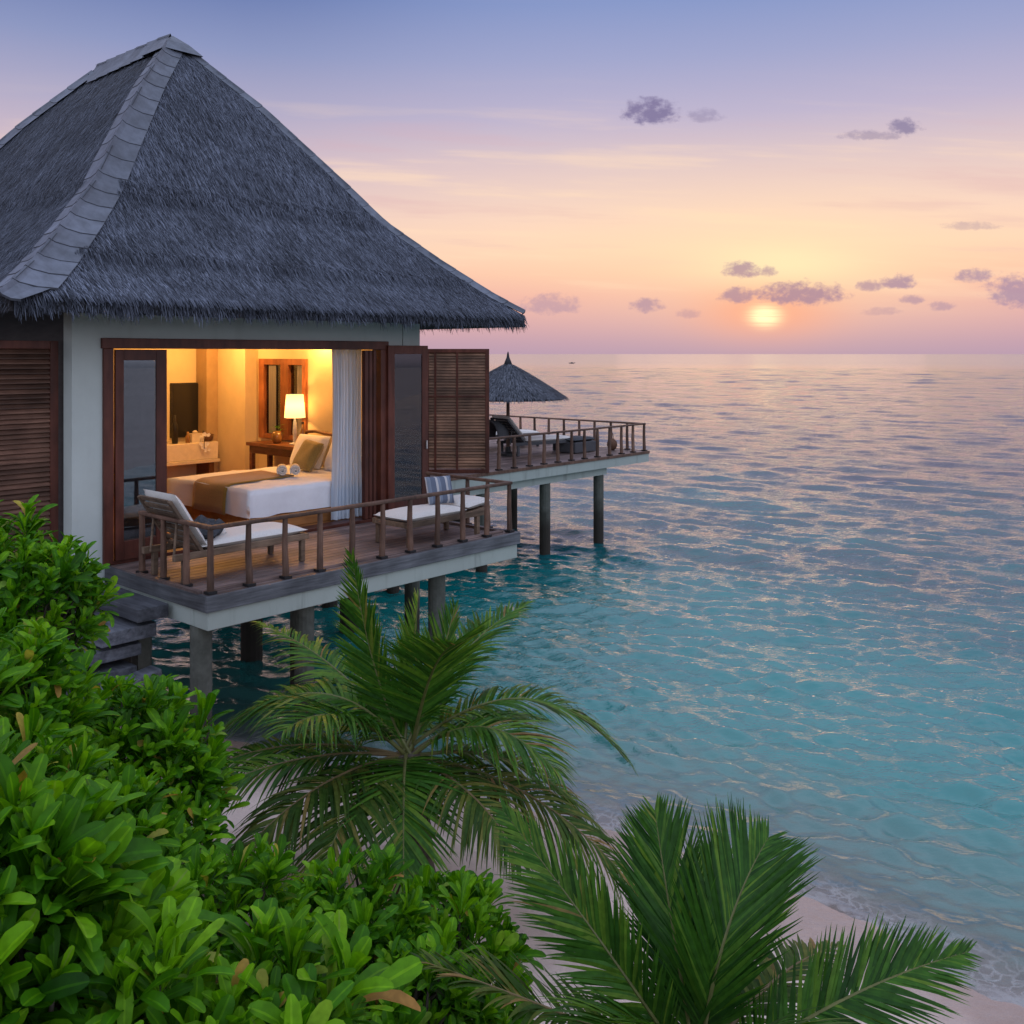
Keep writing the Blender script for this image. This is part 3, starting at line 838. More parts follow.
# ------------------------------------------------------------------ villa body (local: x = u, y = v, z = above deck)
def build_villa():
    ZT = 2.86                                    # top of the walls
    w = MB()
    w.box(-0.33, 0.03, 2.10, 2.30, -0.25, ZT, .5)
    w.box(4.02, 4.36, 2.10, 2.30, -0.25, ZT, .5)
    w.box(4.375, 4.70, 2.10, 2.30, -0.25, ZT, .5)
    w.box(4.36, 4.375, 2.13, 2.30, -0.25, ZT, .0)
    w.box(0.03, 4.02, 2.10, 2.30, 2.46, ZT, .5)
    w.build('wall', M['plaster'], villa)
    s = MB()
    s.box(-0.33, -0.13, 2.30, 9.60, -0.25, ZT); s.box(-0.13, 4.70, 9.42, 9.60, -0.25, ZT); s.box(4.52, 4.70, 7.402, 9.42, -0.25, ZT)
    s.build('side_wall', M['wood_and_shade'], villa)  # shade under the eave put into the wall as near-black colour
    b = MB()
    # right wall round its window, back wall
    b.box(4.60, 4.70, 2.30, 4.63, -0.25, ZT, .5)
    b.box(4.60, 4.70, 5.95, 7.40, -0.25, ZT, .5)
    b.box(4.60, 4.70, 4.63, 5.95, -0.25, 0.88, .5)
    b.box(4.60, 4.70, 4.63, 5.95, 2.22, ZT, .5)
    b.box(-0.13, 4.60, 7.20, 7.40, -0.25, ZT, .5)
    b.build('room_wall', M['wall_in'], villa)
    p = MB()
    p.box(4.34, 4.598, 6.02, 7.198, 0.004, 2.70, .5)
    p.build('chimney_breast', M['wall_in'], villa)
    p = MB()
    p.box(4.12, 4.338, 6.86, 7.198, 0.004, 2.70, .5)
    p.build('pilaster', M['pier_shaded'], villa)
    f = MB()
    y = 2.305
    while y < 7.19:
        f.box(-0.128, 4.598, y, min(y + 0.138, 7.198), -0.06, 0.004)
        y += 0.14
    f.build('floor', M['floor'], villa)
    c = MB()
    c.box(-0.128, 4.598, 2.302, 7.198, 2.70, 2.74, .5)
    c.build('ceiling', M['ceil'], villa)
    sl = MB()
    sl.box(-0.32, 4.69, 2.0, 7.39, -0.42, -0.252, .5)
    sl.box(-0.30, 4.66, 2.2, 2.5, -0.70, -0.42, .5)
    sl.box(-0.30, 4.66, 4.6, 4.9, -0.70, -0.42, .5)
    sl.box(-0.30, 4.66, 6.9, 7.2, -0.70, -0.42, .5)
    sl.build('floor_slab', M['concrete'], villa)
    for (u, v) in ((0.85, 3.45), (2.77, 3.45), (4.5, 3.45), (0.85, 6.9), (2.77, 6.9), (4.5, 6.9)):
        q = MB()
        q.tube([(u, v, -4.4), (u, v, -0.71)], 0.15, 14)
        q.build('pile', M['pile'], villa, smooth=False)
    # door frame
    d = MB()
    d.box(-0.02, 4.07, 2.055, 2.20, 2.36, 2.475)
    d.box(0.0, 0.11, 2.06, 2.25, 0.0, 2.36)
    d.box(3.93, 4.05, 2.06, 2.25, 0.0, 2.36)
    d.build('door_frame', M['mahog'], villa, bevel=0.006)
    tr = MB()
    tr.box(0.11, 3.93, 2.08, 2.30, -0.02, 0.03)
    tr.build('door_track', M['mahog'], villa, bevel=0.004)
    # folded leaves stacked against the right jamb
    for i, (a, e) in enumerate(((3.66, 3.72), (3.745, 3.80), (3.83, 3.88))):
        q = MB()
        q.box(a, e, 2.075 + 0.012 * i, 2.15, 0.035, 2.35)
        q.build('folded_leaf', M['mahog'], villa, bevel=0.004)
    # glazed leaves
    for (a, e, yv, handle) in ((0.13, 0.735, 2.06, None), (4.03, 4.79, 2.02, 4.745)):
        q = MB()
        st = 0.095
        if handle: q.box(a, a + st * 1.25, yv, yv + 0.045, 0.03, 2.42)
        else: q.box(a, a + st, yv, yv + 0.045, 0.03, 2.35)
        ztop = 2.42 if handle else 2.35
        q.box(e - st * (1.2 if handle else 1.35), e, yv, yv + 0.045, 0.03, ztop)
        x0, x1 = a + st * (1.25 if handle else 1), e - st * (1.2 if handle else 1.35)
        q.box(x0, x1, yv, yv + 0.045, ztop - 0.12, ztop)
        q.box(x0, x1, yv, yv + 0.045, 0.03, 0.24)
        leaf = q.build('door_leaf', M['mahog'], villa, bevel=0.005)
        g = MB()
        g.box(x0, x1, yv + 0.012, yv + 0.018, 0.24, ztop - 0.12, .5)
        g.build('glass_pane', M['glass'], leaf)
        bl = MB()
        z = 0.25
        while z < ztop - 0.15:
            zz = yv + 0.034
            bl.add([(x0, zz, z), (x1, zz, z), (x1, zz + 0.012, z + 0.052), (x0, zz + 0.012, z + 0.052)], [(0, 1, 2, 3)], random.random())
            z += 0.048
        bl.box(x0, x1, yv + 0.05, yv + 0.056, 0.24, ztop - 0.12, .2)
        bl.build('blind', M['blind'], leaf)
        if handle:
            h = MB()
            h.box(handle - 0.012, handle + 0.012, yv - 0.03, yv, 0.93, 1.05)
            h.build('handle', M['steel'], leaf, bevel=0.004)
    # window in the right wall
    wf = MB()
    X0, X1 = 4.555, 4.66
    wf.box(X0, X1, 4.63, 4.73, 0.88, 2.22); wf.box(X0, X1, 5.80, 5.95, 0.88, 2.22)
    wf.box(X0, X1, 4.73, 5.80, 2.12, 2.22); wf.box(X0, X1, 4.73, 5.80, 0.88, 0.96)
    wf.box(X0, X1, 5.11, 5.32, 0.96, 2.12)
    wn = wf.build('window_frame', M['winframe'], villa, bevel=0.004)
    g = MB()
    g.box(4.62, 4.626, 4.73, 5.11, 0.96, 2.12, .5); g.box(4.62, 4.626, 5.32, 5.80, 0.96, 2.12, .5)
    g.build('glass_pane', M['glass'], wn)
    for (a, e) in ((4.76, 4.92), (5.50, 5.72)):
        q = MB()
        n = 14
        vs = []
        for i in range(n + 1):
            y = a + (e - a) * i / n
            for z in (0.97, 2.11):
                vs.append((4.60 + 0.012 * math.sin(i * 1.9), y, z))
        q.add(vs, [(2 * i, 2 * i + 2, 2 * i + 3, 2 * i + 1) for i in range(n)])
        q.build('drape', M['drape'], wn, smooth=True)
build_villa()

def louvre(name, label, L, H, mullions, slatmat, loc, rot, pitch=0.052, fw=0.085, rails=()):
    t = thing(name, label, 'louvre screen', loc, rot)
    f = MB()
    f.box(0, fw, -0.03, 0.03, 0, H); f.box(L - fw, L, -0.03, 0.03, 0, H)
    f.box(fw, L - fw, -0.03, 0.03, H - fw, H); f.box(fw, L - fw, -0.03, 0.03, 0, fw)
    f.build('frame', M['mahog'], t, bevel=0.005)
    for x in mullions:
        q = MB()
        q.box(x - 0.02, x + 0.02, -0.034, 0.0, fw, H - fw)
        q.build('mullion', M['mahog'], t)
    for z in rails:
        q = MB()
        q.box(fw, L - fw, -0.037, -0.034, z - 0.02, z + 0.02)
        q.build('rail', M['mahog'], t)
    s = MB()
    z = fw + 0.01
    while z < H - fw - 0.02:
        tn = random.random()
        j = random.uniform(-0.003, 0.003)
        s.add([(fw, -0.022, z + j), (L - fw, -0.022, z - j), (L - fw, 0.02, z - j + 0.048), (fw, 0.02, z + j + 0.048),
               (fw, -0.022, z + j + 0.014), (L - fw, -0.022, z - j + 0.014), (L - fw, 0.02, z - j + 0.06), (fw, 0.02, z + j + 0.06)],
              [(0, 3, 2, 1), (4, 5, 6, 7), (0, 1, 5, 4), (2, 3, 7, 6)], tn)
        z += pitch
    s.build('slats', slatmat, t)
    return t
louvre('louvre_screen', 'dark red brown slatted shutter wall left of the pale villa wall', 1.9, 2.42, (), M['slat'], W(-2.27, 2.36, DZ + 0.02), TH)
ps = W(8.72, 4.62, DZ); ps.x += 0.10
louvre('louvre_screen', 'tall brown louvred privacy screen beside the glass door leaf, before the parasol', 1.24, 2.40, (0.20, 0.62), M['slat_pale'],
       (ps.x - 1.22, ps.y, DZ), 0.0, pitch=0.056, fw=0.075, rails=(1.48,))
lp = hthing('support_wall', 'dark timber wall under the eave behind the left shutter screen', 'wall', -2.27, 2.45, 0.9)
q = MB(); q.box(0, 1.92, 0, 0.08, 0, 1.06); q.build('base_wall', M['wood_and_shade'], lp)

# ------------------------------------------------------------------ veranda deck
DL, DD = 4.51, 2.10
deck = hthing('veranda_deck', 'weathered timber veranda deck on concrete piles in front of the lit bedroom', 'deck', 0, 0, DZ)
def build_deck():
    b = MB()
    y = 0.0
    while y < DD - 0.05:
        b.box(0.045, DL - 0.045, y + 0.047 if y == 0 else y, min(y + 0.114, DD - 0.06), -0.035, 0.0)
        y += 0.122
    b.build('boards', M['deck'], deck, bevel=0.004, seg=1)
    f = MB()
    f.box(0.0, DL, 0.0, 0.042, -0.15, 0.003); f.box(0.0, 0.042, 0.044, DD - 0.05, -0.15, 0.003); f.box(DL - 0.042, DL, 0.044, DD - 0.05, -0.15, 0.003)
    f.build('fascia', M['fascia'], deck, bevel=0.005)
    c = MB()
    c.box(0.03, DL - 0.03, 0.03, 0.28, -0.33, -0.152, .5)
    c.box(0.03, 0.28, 0.282, DD - 0.12, -0.33, -0.152, .5)
    c.box(DL - 0.28, DL - 0.03, 0.282, DD - 0.12, -0.33, -0.152, .5)
    c.box(0.28, DL - 0.28, 1.6, 1.85, -0.33, -0.152, .5)
    for x in (1.2, 2.2, 3.2):
        c.box(x, x + 0.1, 0.282, 1.598, -0.27, -0.152, .5)
    c.build('beam', M['concrete'], deck, bevel=0.008)
    for (u, v) in ((0.12, 0.30), (1.34, 0.30), (3.30, 0.30), (0.25, 1.72), (2.3, 1.72), (4.2, 1.72)):
        q = MB()
        q.tube([(u, v, -4.3), (u, v, -0.331)], 0.105, 16)
        q.build('pile', M['pile'], deck)
build_deck()

def railing(name, label, loc, rot, runs, h=0.62, spacing=0.43, base=True, r=0.031):
    t = thing(name, label, 'railing', loc, rot)
    for (a, b, skip) in runs:
        a, b = Vector(a), Vector(b)
        L = (b - a).length
        n = max(1, round(L / spacing))
        for i in range(n + 1):
            if i == 0 and skip: continue
            p = a.lerp(b, i / n)
            q = MB()
            j = random.uniform(-0.008, 0.008)
            q.tube([(p.x, p.y, 0.012), (p.x, p.y, 0.1), (p.x + j, p.y - j, h * 0.55), (p.x + j, p.y, h)], [r * 1.12, r * 1.1, r * random.uniform(.95, 1.08), r * 0.86], 10, tint=random.random())
            o = q.build('post', M['rail'], t, smooth=False)
            q = MB()
            q.box(p.x - r * 1.5, p.x + r * 1.5, p.y - r * 1.5, p.y + r * 1.5, 0.004, 0.03)
            q.build('shoe', M['blackmetal'], o)
        q = MB()
        d = (b - a).normalized()
        q.beam(a - d * 0.03 + Vector((0, 0, h + 0.015)), b + d * 0.03 + Vector((0, 0, h + 0.015 + (0.0022 if skip else 0))), 0.066, 0.04)
        q.build('top_rail', M['rail'], t, bevel=0.012)
        if base:
            q = MB()
            s = d.cross(Vector((0, 0, 1)))
            q.beam(a + d * 0.06 + s * -0.075 + Vector((0, 0, 0.017)), b - d * 0.06 + s * -0.075 + Vector((0, 0, 0.017)), 0.05, 0.026)
            q.build('kick_strip', M['deck'], t)
    return t
railing('deck_railing', 'low round post timber railing along the veranda deck edge', W(0, 0, DZ), TH,
        [((0.10, 0.10, 0), (DL - 0.10, 0.10, 0), False), ((0.10, 0.10, 0), (0.10, 1.42, 0), True), ((DL - 0.10, 0.10, 0), (DL - 0.10, 1.62, 0), True)])

# steps down to the beach on the deck's left side
st = hthing('timber_steps', 'stacked grey timber steps descending from the veranda into green shrubs', 'steps', 0, 0, DZ)
def build_steps():
    for i, (x0, x1, y0, y1, z1, th) in enumerate(((-0.34, -0.012, 0.66, 1.95, -0.16, 0.17), (-0.66, -0.10, 0.74, 1.95, -0.345, 0.17),
                                                  (-0.98, -0.22, 0.80, 1.95, -0.53, 0.15), (-1.3, -0.30, 0.74, 1.95, -0.72, 0.16), (-1.6, -0.6, 0.8, 1.95, -0.92, 0.16))):
        q = MB()
        n = 1
        th *= 0.78
        for k in range(n):
            a = x0 + (x1 - x0) * k / n; e = x0 + (x1 - x0) * (k + 1) / n - 0.006
            q.box(a, e, y0 + random.uniform(-.012, .012), y1, z1 - th, z1 + random.uniform(-.003, .003))
        q.build('tread', M['step'], st, bevel=0.008)
    q = MB()
    q.beam((-1.25, 0.60, -0.94), (-0.14, 0.66, -0.80), 0.20, 0.10)
    q.build('log', M['step'], st, bevel=0.02)
    q = MB()
    q.box(-0.16, -0.03, 1.0, 1.13, -1.9, -0.52); q.box(-1.1, -0.95, 1.0, 1.13, -1.9, -0.69)
    q.build('support_post', M['pile'], st)
build_steps()

# ------------------------------------------------------------------ far deck
FU0, FU1, FV0, FV1 = 4.75, 14.42, 4.58, 10.1
fdeck = hthing('sea_deck', 'far timber sun deck on tall concrete piles over the sea', 'deck', 0, 0, DZ)
def build_far_deck():
    b = MB()
    y = FV0 + 0.03
    while y < FV1 - 0.05:
        b.box(FU0, FU1 - 0.03, y, min(y + 0.13, FV1), -0.035, 0.0)
        y += 0.14
    b.build('boards', M['deck'], fdeck)
    f = MB()
    f.box(FU0, FU1, FV0 - 0.02, FV0 + 0.02, -0.055, 0.004); f.box(FU1 - 0.02, FU1 + 0.02, FV0 + 0.02, FV1, -0.055, 0.004)
    f.build('edge_board', M['rail'], fdeck)
    c = MB()
    c.box(FU0, FU1 - 0.01, FV0, FV0 + 0.25, -0.25, -0.057, .5)
    c.box(FU1 - 0.26, FU1 - 0.01, FV0 + 0.252, FV1, -0.25, -0.057, .5)
    c.box(FU0, FU1 - 0.262, FV1 - 0.25, FV1, -0.25, -0.057, .5)
    for x in np.arange(FU0 + 0.6, FU1 - 0.6, 1.1):
        c.box(x, x + 0.12, FV0 + 0.252, FV1 - 0.252, -0.2, -0.057, .5)
    c.build('fascia', M['concrete'], fdeck)
    g = MB()
    g.box(FU0, 12.9, FV0 + 0.13, FV0 + 0.38, -0.42, -0.252, .5)
    g.box(FU0, 12.9, 7.3, 7.55, -0.42, -0.252, .5)
    g.box(FU0, 12.9, 9.5, 9.75, -0.42, -0.252, .5)
    g.build('beam', M['concrete'], fdeck)
    for v in (FV0 + 0.25, 7.42, 9.62):
        for u in (6.6, 8.9, 10.85, 12.75):
            q = MB()
            q.tube([(u, v, -4.9), (u, v, -0.421)], 0.115, 14)
            q.build('pile', M['pile'], fdeck)
    for (u, v) in ((5.25, 4.9), (5.7, 4.95)):
        q = MB(); q.tube([(u, v, -4.6), (u, v, -0.421)], 0.13, 14)
        q.build('pile', M['pile'], fdeck)
build_far_deck()
railing('deck_railing', 'far low timber railing round the sea deck beside the thatched parasol', W(0, 0, DZ), TH,
        [((8.75, FV0 + 0.08, 0), (FU1 - 0.08, FV0 + 0.08, 0), False), ((FU1 - 0.08, FV0 + 0.08, 0), (FU1 - 0.08, FV1 - 0.08, 0), True)],
        h=0.63, spacing=0.47, base=False, r=0.036)

# ------------------------------------------------------------------ loungers
def make_lounger(name, label, L, Wd, back_len, back_ang, hinge, frame_mat, cush_mat, wheel=False, group=None):
    """head at x = 0 end; hinge = x of the backrest hinge"""
    t = thing(name, label, 'sun lounger', group=group)
    f = MB()
    f.box(hinge - 0.35 if wheel else hinge - 0.32, L, 0.0, 0.05, 0.24, 0.31); f.box(hinge - 0.35 if wheel else hinge - 0.32, L, Wd - 0.05, Wd, 0.24, 0.31)
    f.box(L - 0.05, L + 0.001, 0.05, Wd - 0.05, 0.245, 0.305)
    x = hinge + 0.02
    while x < L - 0.1:
        f.box(x, x + 0.06, 0.05, Wd - 0.05, 0.272, 0.292)
        x += 0.085
    f.build('frame', frame_mat, t, bevel=0.006)
    xs = (hinge - 0.22, L - 0.10) if not wheel else (L - 0.10,)
    for x in xs:
        for y in (0.005, Wd - 0.06):
            q = MB(); q.box(x, x + 0.055, y, y + 0.055, 0.004, 0.239)
            q.build('leg', frame_mat, t, bevel=0.006)
    if wheel:
        q = MB(); q.box(hinge - 0.23, hinge - 0.17, 0.03, Wd - 0.03, 0.07, 0.245); q.build('axle_block', frame_mat, t)
        for y in (-0.02, Wd - 0.02):
            q = MB()
            cx = hinge - 0.20
            q.tube([(cx, y, 0.094), (cx, y + 0.04, 0.094)], 0.09, 20)
            wl = q.build('wheel', M['blackmetal'], t)
            q = MB(); q.tube([(cx, y - 0.012, 0.094), (cx, y + 0.052, 0.094)], 0.035, 12)
            q.build('hub', M['ceramic'], wl)
    ca, sa = math.cos(back_ang), math.sin(back_ang)
    def bk(s, y, n):                               # s up the backrest, n off its face
        return Vector((hinge - s * ca + n * sa, y, 0.29 + s * sa + n * ca))
    b = MB()
    for y in (0.03, Wd - 0.03):
        b.beam(bk(0, y, 0), bk(back_len, y, 0), 0.05, 0.035, up=(0, 0, 1))
    s = 0.05
    while s < back_len:
        b.beam(bk(s, 0.05, 0.0), bk(s, Wd - 0.05, 0.0), 0.055, 0.016, up=(ca, 0, -sa) if False else (sa, 0, ca))
        s += 0.085
    b.build('backrest', frame_mat, t, bevel=0.004)
    for y in (0.10, Wd - 0.10):
        q = MB(); q.tube([bk(back_len * 0.62, y, -0.02), (hinge - back_len * 0.62 * ca - 0.05, y, 0.27)], 0.013, 8)
        q.build('strut', frame_mat, t)
    q = MB()
    sl = L - hinge
    pillow(q, sl, Wd - 0.03, 0.11, M4=lambda p: Vector((hinge + sl / 2 + p.x, Wd / 2 + p.y, 0.345 + p.z)), seed=1, n=18)
    q.build('seat_cushion', cush_mat, t, smooth=True)
    q = MB()
    pillow(q, back_len, Wd - 0.03, 0.10, M4=lambda p: bk(back_len / 2 + 0.03 + p.x, Wd / 2 + p.y, 0.075 + p.z), seed=2, n=16)
    q.build('back_cushion', cush_mat, t, smooth=True)
    return t
lo = make_lounger('sun_lounger', 'teak sun lounger with raised cream backrest on the veranda before the bed', 1.66, 0.66, 0.66, R(57), 0.36, M['teak'], M['white_fabric'])
lo.location = W(-0.02, 0.62, DZ); lo.rotation_euler = (0, 0, TH)
# second one: head to the right (mirrored by turning it round)
lb = make_lounger('sun_lounger', 'flat teak daybed with white cushion before the louvred screen', 1.48, 0.62, 0.42, R(6), 0.44, M['teak'], M['white_fabric'])
lb.location = W(4.25, 0.88, DZ); lb.rotation_euler = (0, 0, TH + PI)
def soft(name, label, cat, L, Wd, H, mat, fn, seed=0, amp=0.006, n=14):
    q = MB()
    pillow(q, L, Wd, H, M4=None, seed=seed, amp=amp, n=n)
    o = q.build(name, mat, smooth=True)
    tag(o, label, cat)
    o.location, o.rotation_euler = fn
    return o
soft('cushion', 'blue and white striped cushion propped on the flat teak daybed', 'cushion', 0.36, 0.36, 0.13, M['stripe'], (W(3.66, 0.62, DZ + 0.575), (R(70), 0, TH - R(18))), 4)
soft('beach_towel', 'crumpled dark grey towel lying on the cream lounger', 'towel', 0.30, 0.34, 0.13, M['greyfab'], (W(0.50, 0.86, DZ + 0.49), (R(8), R(-14), TH + 0.6)), 9, amp=0.045, n=18)
soft('beach_towel', 'small pale towel beside the crumpled dark towel on the lounger', 'towel', 0.16, 0.22, 0.09, M['white_fabric'], (W(0.66, 0.95, DZ + 0.43), (R(10), 0, TH + 0.2)), 10, amp=0.025)

fl = make_lounger('sun_lounger', 'grey wicker lounger under the thatched parasol on the far deck', 2.0, 0.72, 0.74, R(48), 0.62, M['wicker'], M['white_fabric'])
fl.location = W(11.0, 6.15, DZ); fl.rotation_euler = (0, 0, TH - R(14))
q = MB()
def hood(p):
    return p
n = 14
vs, fs = [], []
for i in range(n + 1):
    a = PI * i / n
    for (r, x) in ((0.40, -0.02), (0.37, 0.16), (0.28, 0.34)):
        vs.append((x - 0.12, 0.36 - math.cos(a) * r, 0.42 + math.sin(a) * r * 1.05))
for i in range(n):
    for j in range(2):
        fs.append((i * 3 + j, i * 3 + j + 1, (i + 1) * 3 + j + 1, (i + 1) * 3 + j))
q.add(vs, fs)
hd = q.build('hood', M['wicker'], fl, smooth=True)
sm = hd.modifiers.new('thick', 'SOLIDIFY'); sm.thickness = 0.04
f2 = copy_tree(fl)
f2.location = W(11.7, 7.75, DZ)
f2['label'] = 'dark wicker lounger half hidden behind the louvred privacy screen'
f2['group'] = fl['group'] = 'wicker loungers on the far deck'
ot = hthing('ottoman', 'low grey outdoor footstool with pale pad near the far railing', 'footstool', 13.1, 5.75, DZ)
q = MB(); q.box(-0.4, 0.4, -0.3, 0.3, 0.012, 0.26); q.build('base', M['wicker'], ot, bevel=0.02)
q = MB(); pillow(q, 0.8, 0.6, 0.1, M4=lambda p: Vector((p.x, p.y, 0.31 + p.z))); q.build('pad', M['greyfab'], ot, smooth=True)
lan = hthing('lantern', 'round brown woven lantern standing by the far deck railing', 'lantern', 14.0, 5.35, DZ)
q = MB(); q.lathe([(0.06, 0.0), (0.13, 0.06), (0.17, 0.17), (0.15, 0.28), (0.07, 0.36), (0.05, 0.38)], 18); q.build('body', M['brownweave'], lan, smooth=True)
q = MB(); q.tube([(-0.06, 0, 0.37), (-0.05, 0, 0.5), (0.0, 0, 0.56), (0.05, 0, 0.5), (0.06, 0, 0.37)], 0.012, 8); q.build('handle', M['brownweave'], lan)
lan.scale = (0.75, 0.75, 0.75)

# thatched parasol on the far deck
um_p = at(508, 450, 22.0)
um = thing('parasol', 'grey thatched parasol on a slim brown pole over the far deck', 'parasol', (um_p.x, um_p.y, DZ), TH)
def build_parasol():
    q = MB(); q.tube([(0, 0, 0), (0, 0, 2.1)], [0.045, 0.035], 12); q.build('pole', M['rail'], um)
    q = MB(); q.lathe([(0.26, 0.004), (0.26, 0.06), (0.07, 0.09), (0.06, 0.2)], 20); q.build('base', M['blackmetal'], um)
    zt, ze, rr = 2.12, 1.335, 1.32
    prof = lambda s: zt - (zt - ze) * (s ** 1.12)
    q = MB()
    q.lathe([(max(0.01, rr * s), prof(s) - 0.02) for s in np.linspace(0, 0.98, 10)] + [(rr * 0.96, ze - 0.06), (0.3, prof(0.25) - 0.12)], 40, cap=False)
    can = q.build('canopy', M['thatch_base'], um)
    rg = np.random.default_rng(8)
    n = 9000
    s = np.sqrt(rg.uniform(0.002, 1, n)); a = rg.uniform(0, 2 * PI, n)
    P = np.stack([rr * s * np.cos(a), rr * s * np.sin(a), np.array([prof(x) for x in s]) - 0.01], 1)
    sl = (zt - ze) / rr
    D = np.stack([np.cos(a), np.sin(a), np.full(n, -sl)], 1)
    A = np.stack([-np.sin(a), np.cos(a), np.zeros(n)], 1)
    Nn = np.stack([np.cos(a) * sl, np.sin(a) * sl, np.ones(n)], 1)
    Nn /= np.linalg.norm(Nn, axis=1)[:, None]
    D = D + A * rg.normal(0, 0.12, n)[:, None]
    D /= np.linalg.norm(D, axis=1)[:, None]
    L = rg.uniform(0.07, 0.15, n)
    V, Fq, tt = strands(P, D, Nn, L, rg.uniform(0.010, 0.020, n), rg.uniform(0.003, 0.012, n), np.where(s > 0.95, 0.03, 0.006), rg)
    mesh_obj('thatch', V, Fq, M['thatch_dark'], can, tt)
    q = MB(); q.lathe([(0.10, zt - 0.06), (0.07, zt + 0.02), (0.035, zt + 0.1), (0.022, zt + 0.19), (0.004, zt + 0.24)], 12); q.build('finial', M['thatch_base'], um, smooth=True)
    for k in range(8):
        a = 2 * PI * k / 8
        q = MB(); q.beam((0.04 * math.cos(a), 0.04 * math.sin(a), zt - 0.16), (1.15 * math.cos(a), 1.15 * math.sin(a), prof(0.87) - 0.085), 0.025, 0.03)
        q.build('rib', M['rail'], um)
build_parasol()

# ------------------------------------------------------------------ bedroom furniture
bed = hthing('bed', 'wide white double bed with wooden headboard in the lit room', 'bed', 2.10, 2.46, DZ)
def build_bed():
    BL, BW = 2.20, 2.0
    q = MB(); q.box(0.05, BL, 0.06, BW - 0.06, 0.006, 0.22); q.build('base', M['floor'], bed, bevel=0.01)
    q = MB()
    # duvet: rounded slab hanging over three sides
    nx, ny = 44, 40
    vs, fs = [], []
    def pt(i, j):
        a, b = i / nx, j / ny
        # unfolded: centre top, borders fold down
        drop = 0.36
        x = -drop + a * (BL + drop); y = -drop + b * (BW + 2 * drop)
        def fold(c, lo, hi):
            if c < lo: return lo, lo - c
            if c > hi: return hi, c - hi
            return c, 0.0
        X, dx = fold(x, 0.0, 99); Y, dy = fold(y, 0.0, BW)
        d = math.hypot(dx, dy) if dx and dy else max(dx, dy)
        r = 0.09
        ez = min(d, 0.40)
        z = 0.57 - ez
        inset = 0
        for (c, e) in ((X - 0.0, 1), (Y - 0.0, 1), (BW - Y, 1)):
            if d == 0 and c < r:
                z -= r * (1 - math.sqrt(max(0, 1 - ((r - c) / r) ** 2))) * 0.55
        wav = 0.014 * math.sin(9 * X + 4 * Y) * min(d * 6, 1) + 0.02 * math.sin(7 * Y + 1) * min(dx * 6, 1)
        ox = -(0.02 + wav) if dx else 0
        oy = (-(0.02 + wav) if y < 0 else (0.02 + wav)) if dy else 0
        z += 0.006 * math.sin(5 * x + 1) * math.sin(6 * y) + 0.010 * math.exp(-((x - 0.4 - 0.3 * y) / 0.05) ** 2) * (1 if d == 0 else 0)
        z += 0.007 * math.sin(13 * x + 7 * y + 2 * math.sin(3 * y)) * max(0, math.sin(2.1 * x - 1.3 * y + 0.5)) + 0.006 * math.exp(-((y - 0.25 - 0.22 * x) / 0.04) ** 2)
        return (X + ox, Y + oy, z)
    for i in range(nx + 1):
        for j in range(ny + 1):
            vs.append(pt(i, j))
    for i in range(nx):
        for j in range(ny):
            fs.append((i * (ny + 1) + j, (i + 1) * (ny + 1) + j, (i + 1) * (ny + 1) + j + 1, i * (ny + 1) + j + 1))
    q.add(vs, fs)
    o = q.build('duvet', M['linen'], bed, smooth=True)
    q = MB(); q.box(BL, BL + 0.05, -0.02, BW - 0.12, 0.0, 0.98); q.build('headboard', M['wall_in'], bed, bevel=0.01)
    q = MB(); q.tube([(BL + 0.02, -0.05, 1.0), (BL + 0.02, 0.5, 1.02), (BL + 0.02, 1.1, 1.06), (BL + 0.02, 1.6, 1.1), (BL + 0.02, 1.82, 1.08), (BL + 0.02, 1.88, 0.98), (BL + 0.02, 1.88, 0.6)], 0.026, 10)
    q.build('headboard_rail', M['desk'], bed, smooth=True)
build_bed()
# runner along the bed
q = MB()
vs, fs = [], []
path = [(-0.045, 0.20), (-0.045, 0.3), (-0.045, 0.4), (-0.04, 0.49), (-0.02, 0.545), (0.03, 0.575), (0.1, 0.588), (0.3, 0.588), (0.6, 0.588), (0.9, 0.588), (1.12, 0.588)]
for i, (x, z) in enumerate(path):
    for j in range(11):
        y = 0.50 + 0.80 * j / 10
        vs.append((x + 0.008 * math.sin(9 * y + i), y + 0.12 * max(x, 0), z + 0.004 * math.sin(11 * y)))
for i in range(len(path) - 1):
    for j in range(10):
        fs.append((i * 11 + j, (i + 1) * 11 + j, (i + 1) * 11 + j + 1, i * 11 + j + 1))
q.add(vs, fs)
rn = q.build('bed_runner', M['olive'], smooth=True)
rn.location = W(2.10, 2.46, DZ); rn.rotation_euler = (0, 0, TH)
sm = rn.modifiers.new('thick', 'SOLIDIFY'); sm.thickness = 0.012; sm.offset = 1
tag(rn, 'olive gold runner draped over the foot of the white bed', 'bed runner')
ro = (R(0), R(-62), TH)
soft('pillow', 'white pillow at the window side of the bed head', 'pillow', 0.52, 0.75, 0.20, M['linen'], (W(4.08, 3.88, DZ + 0.82), (0, R(-66), TH)), 21)
soft('pillow', 'white pillow at the curtain side of the bed head', 'pillow', 0.52, 0.75, 0.20, M['linen'], (W(4.10, 3.05, DZ + 0.82), (0, R(-66), TH)), 22)
soft('cushion', 'olive green cushion leaning on the white bed pillows', 'cushion', 0.46, 0.50, 0.17, M['olive2'], (W(3.80, 3.55, DZ + 0.80), (R(8), R(-60), TH - 0.25)), 23)
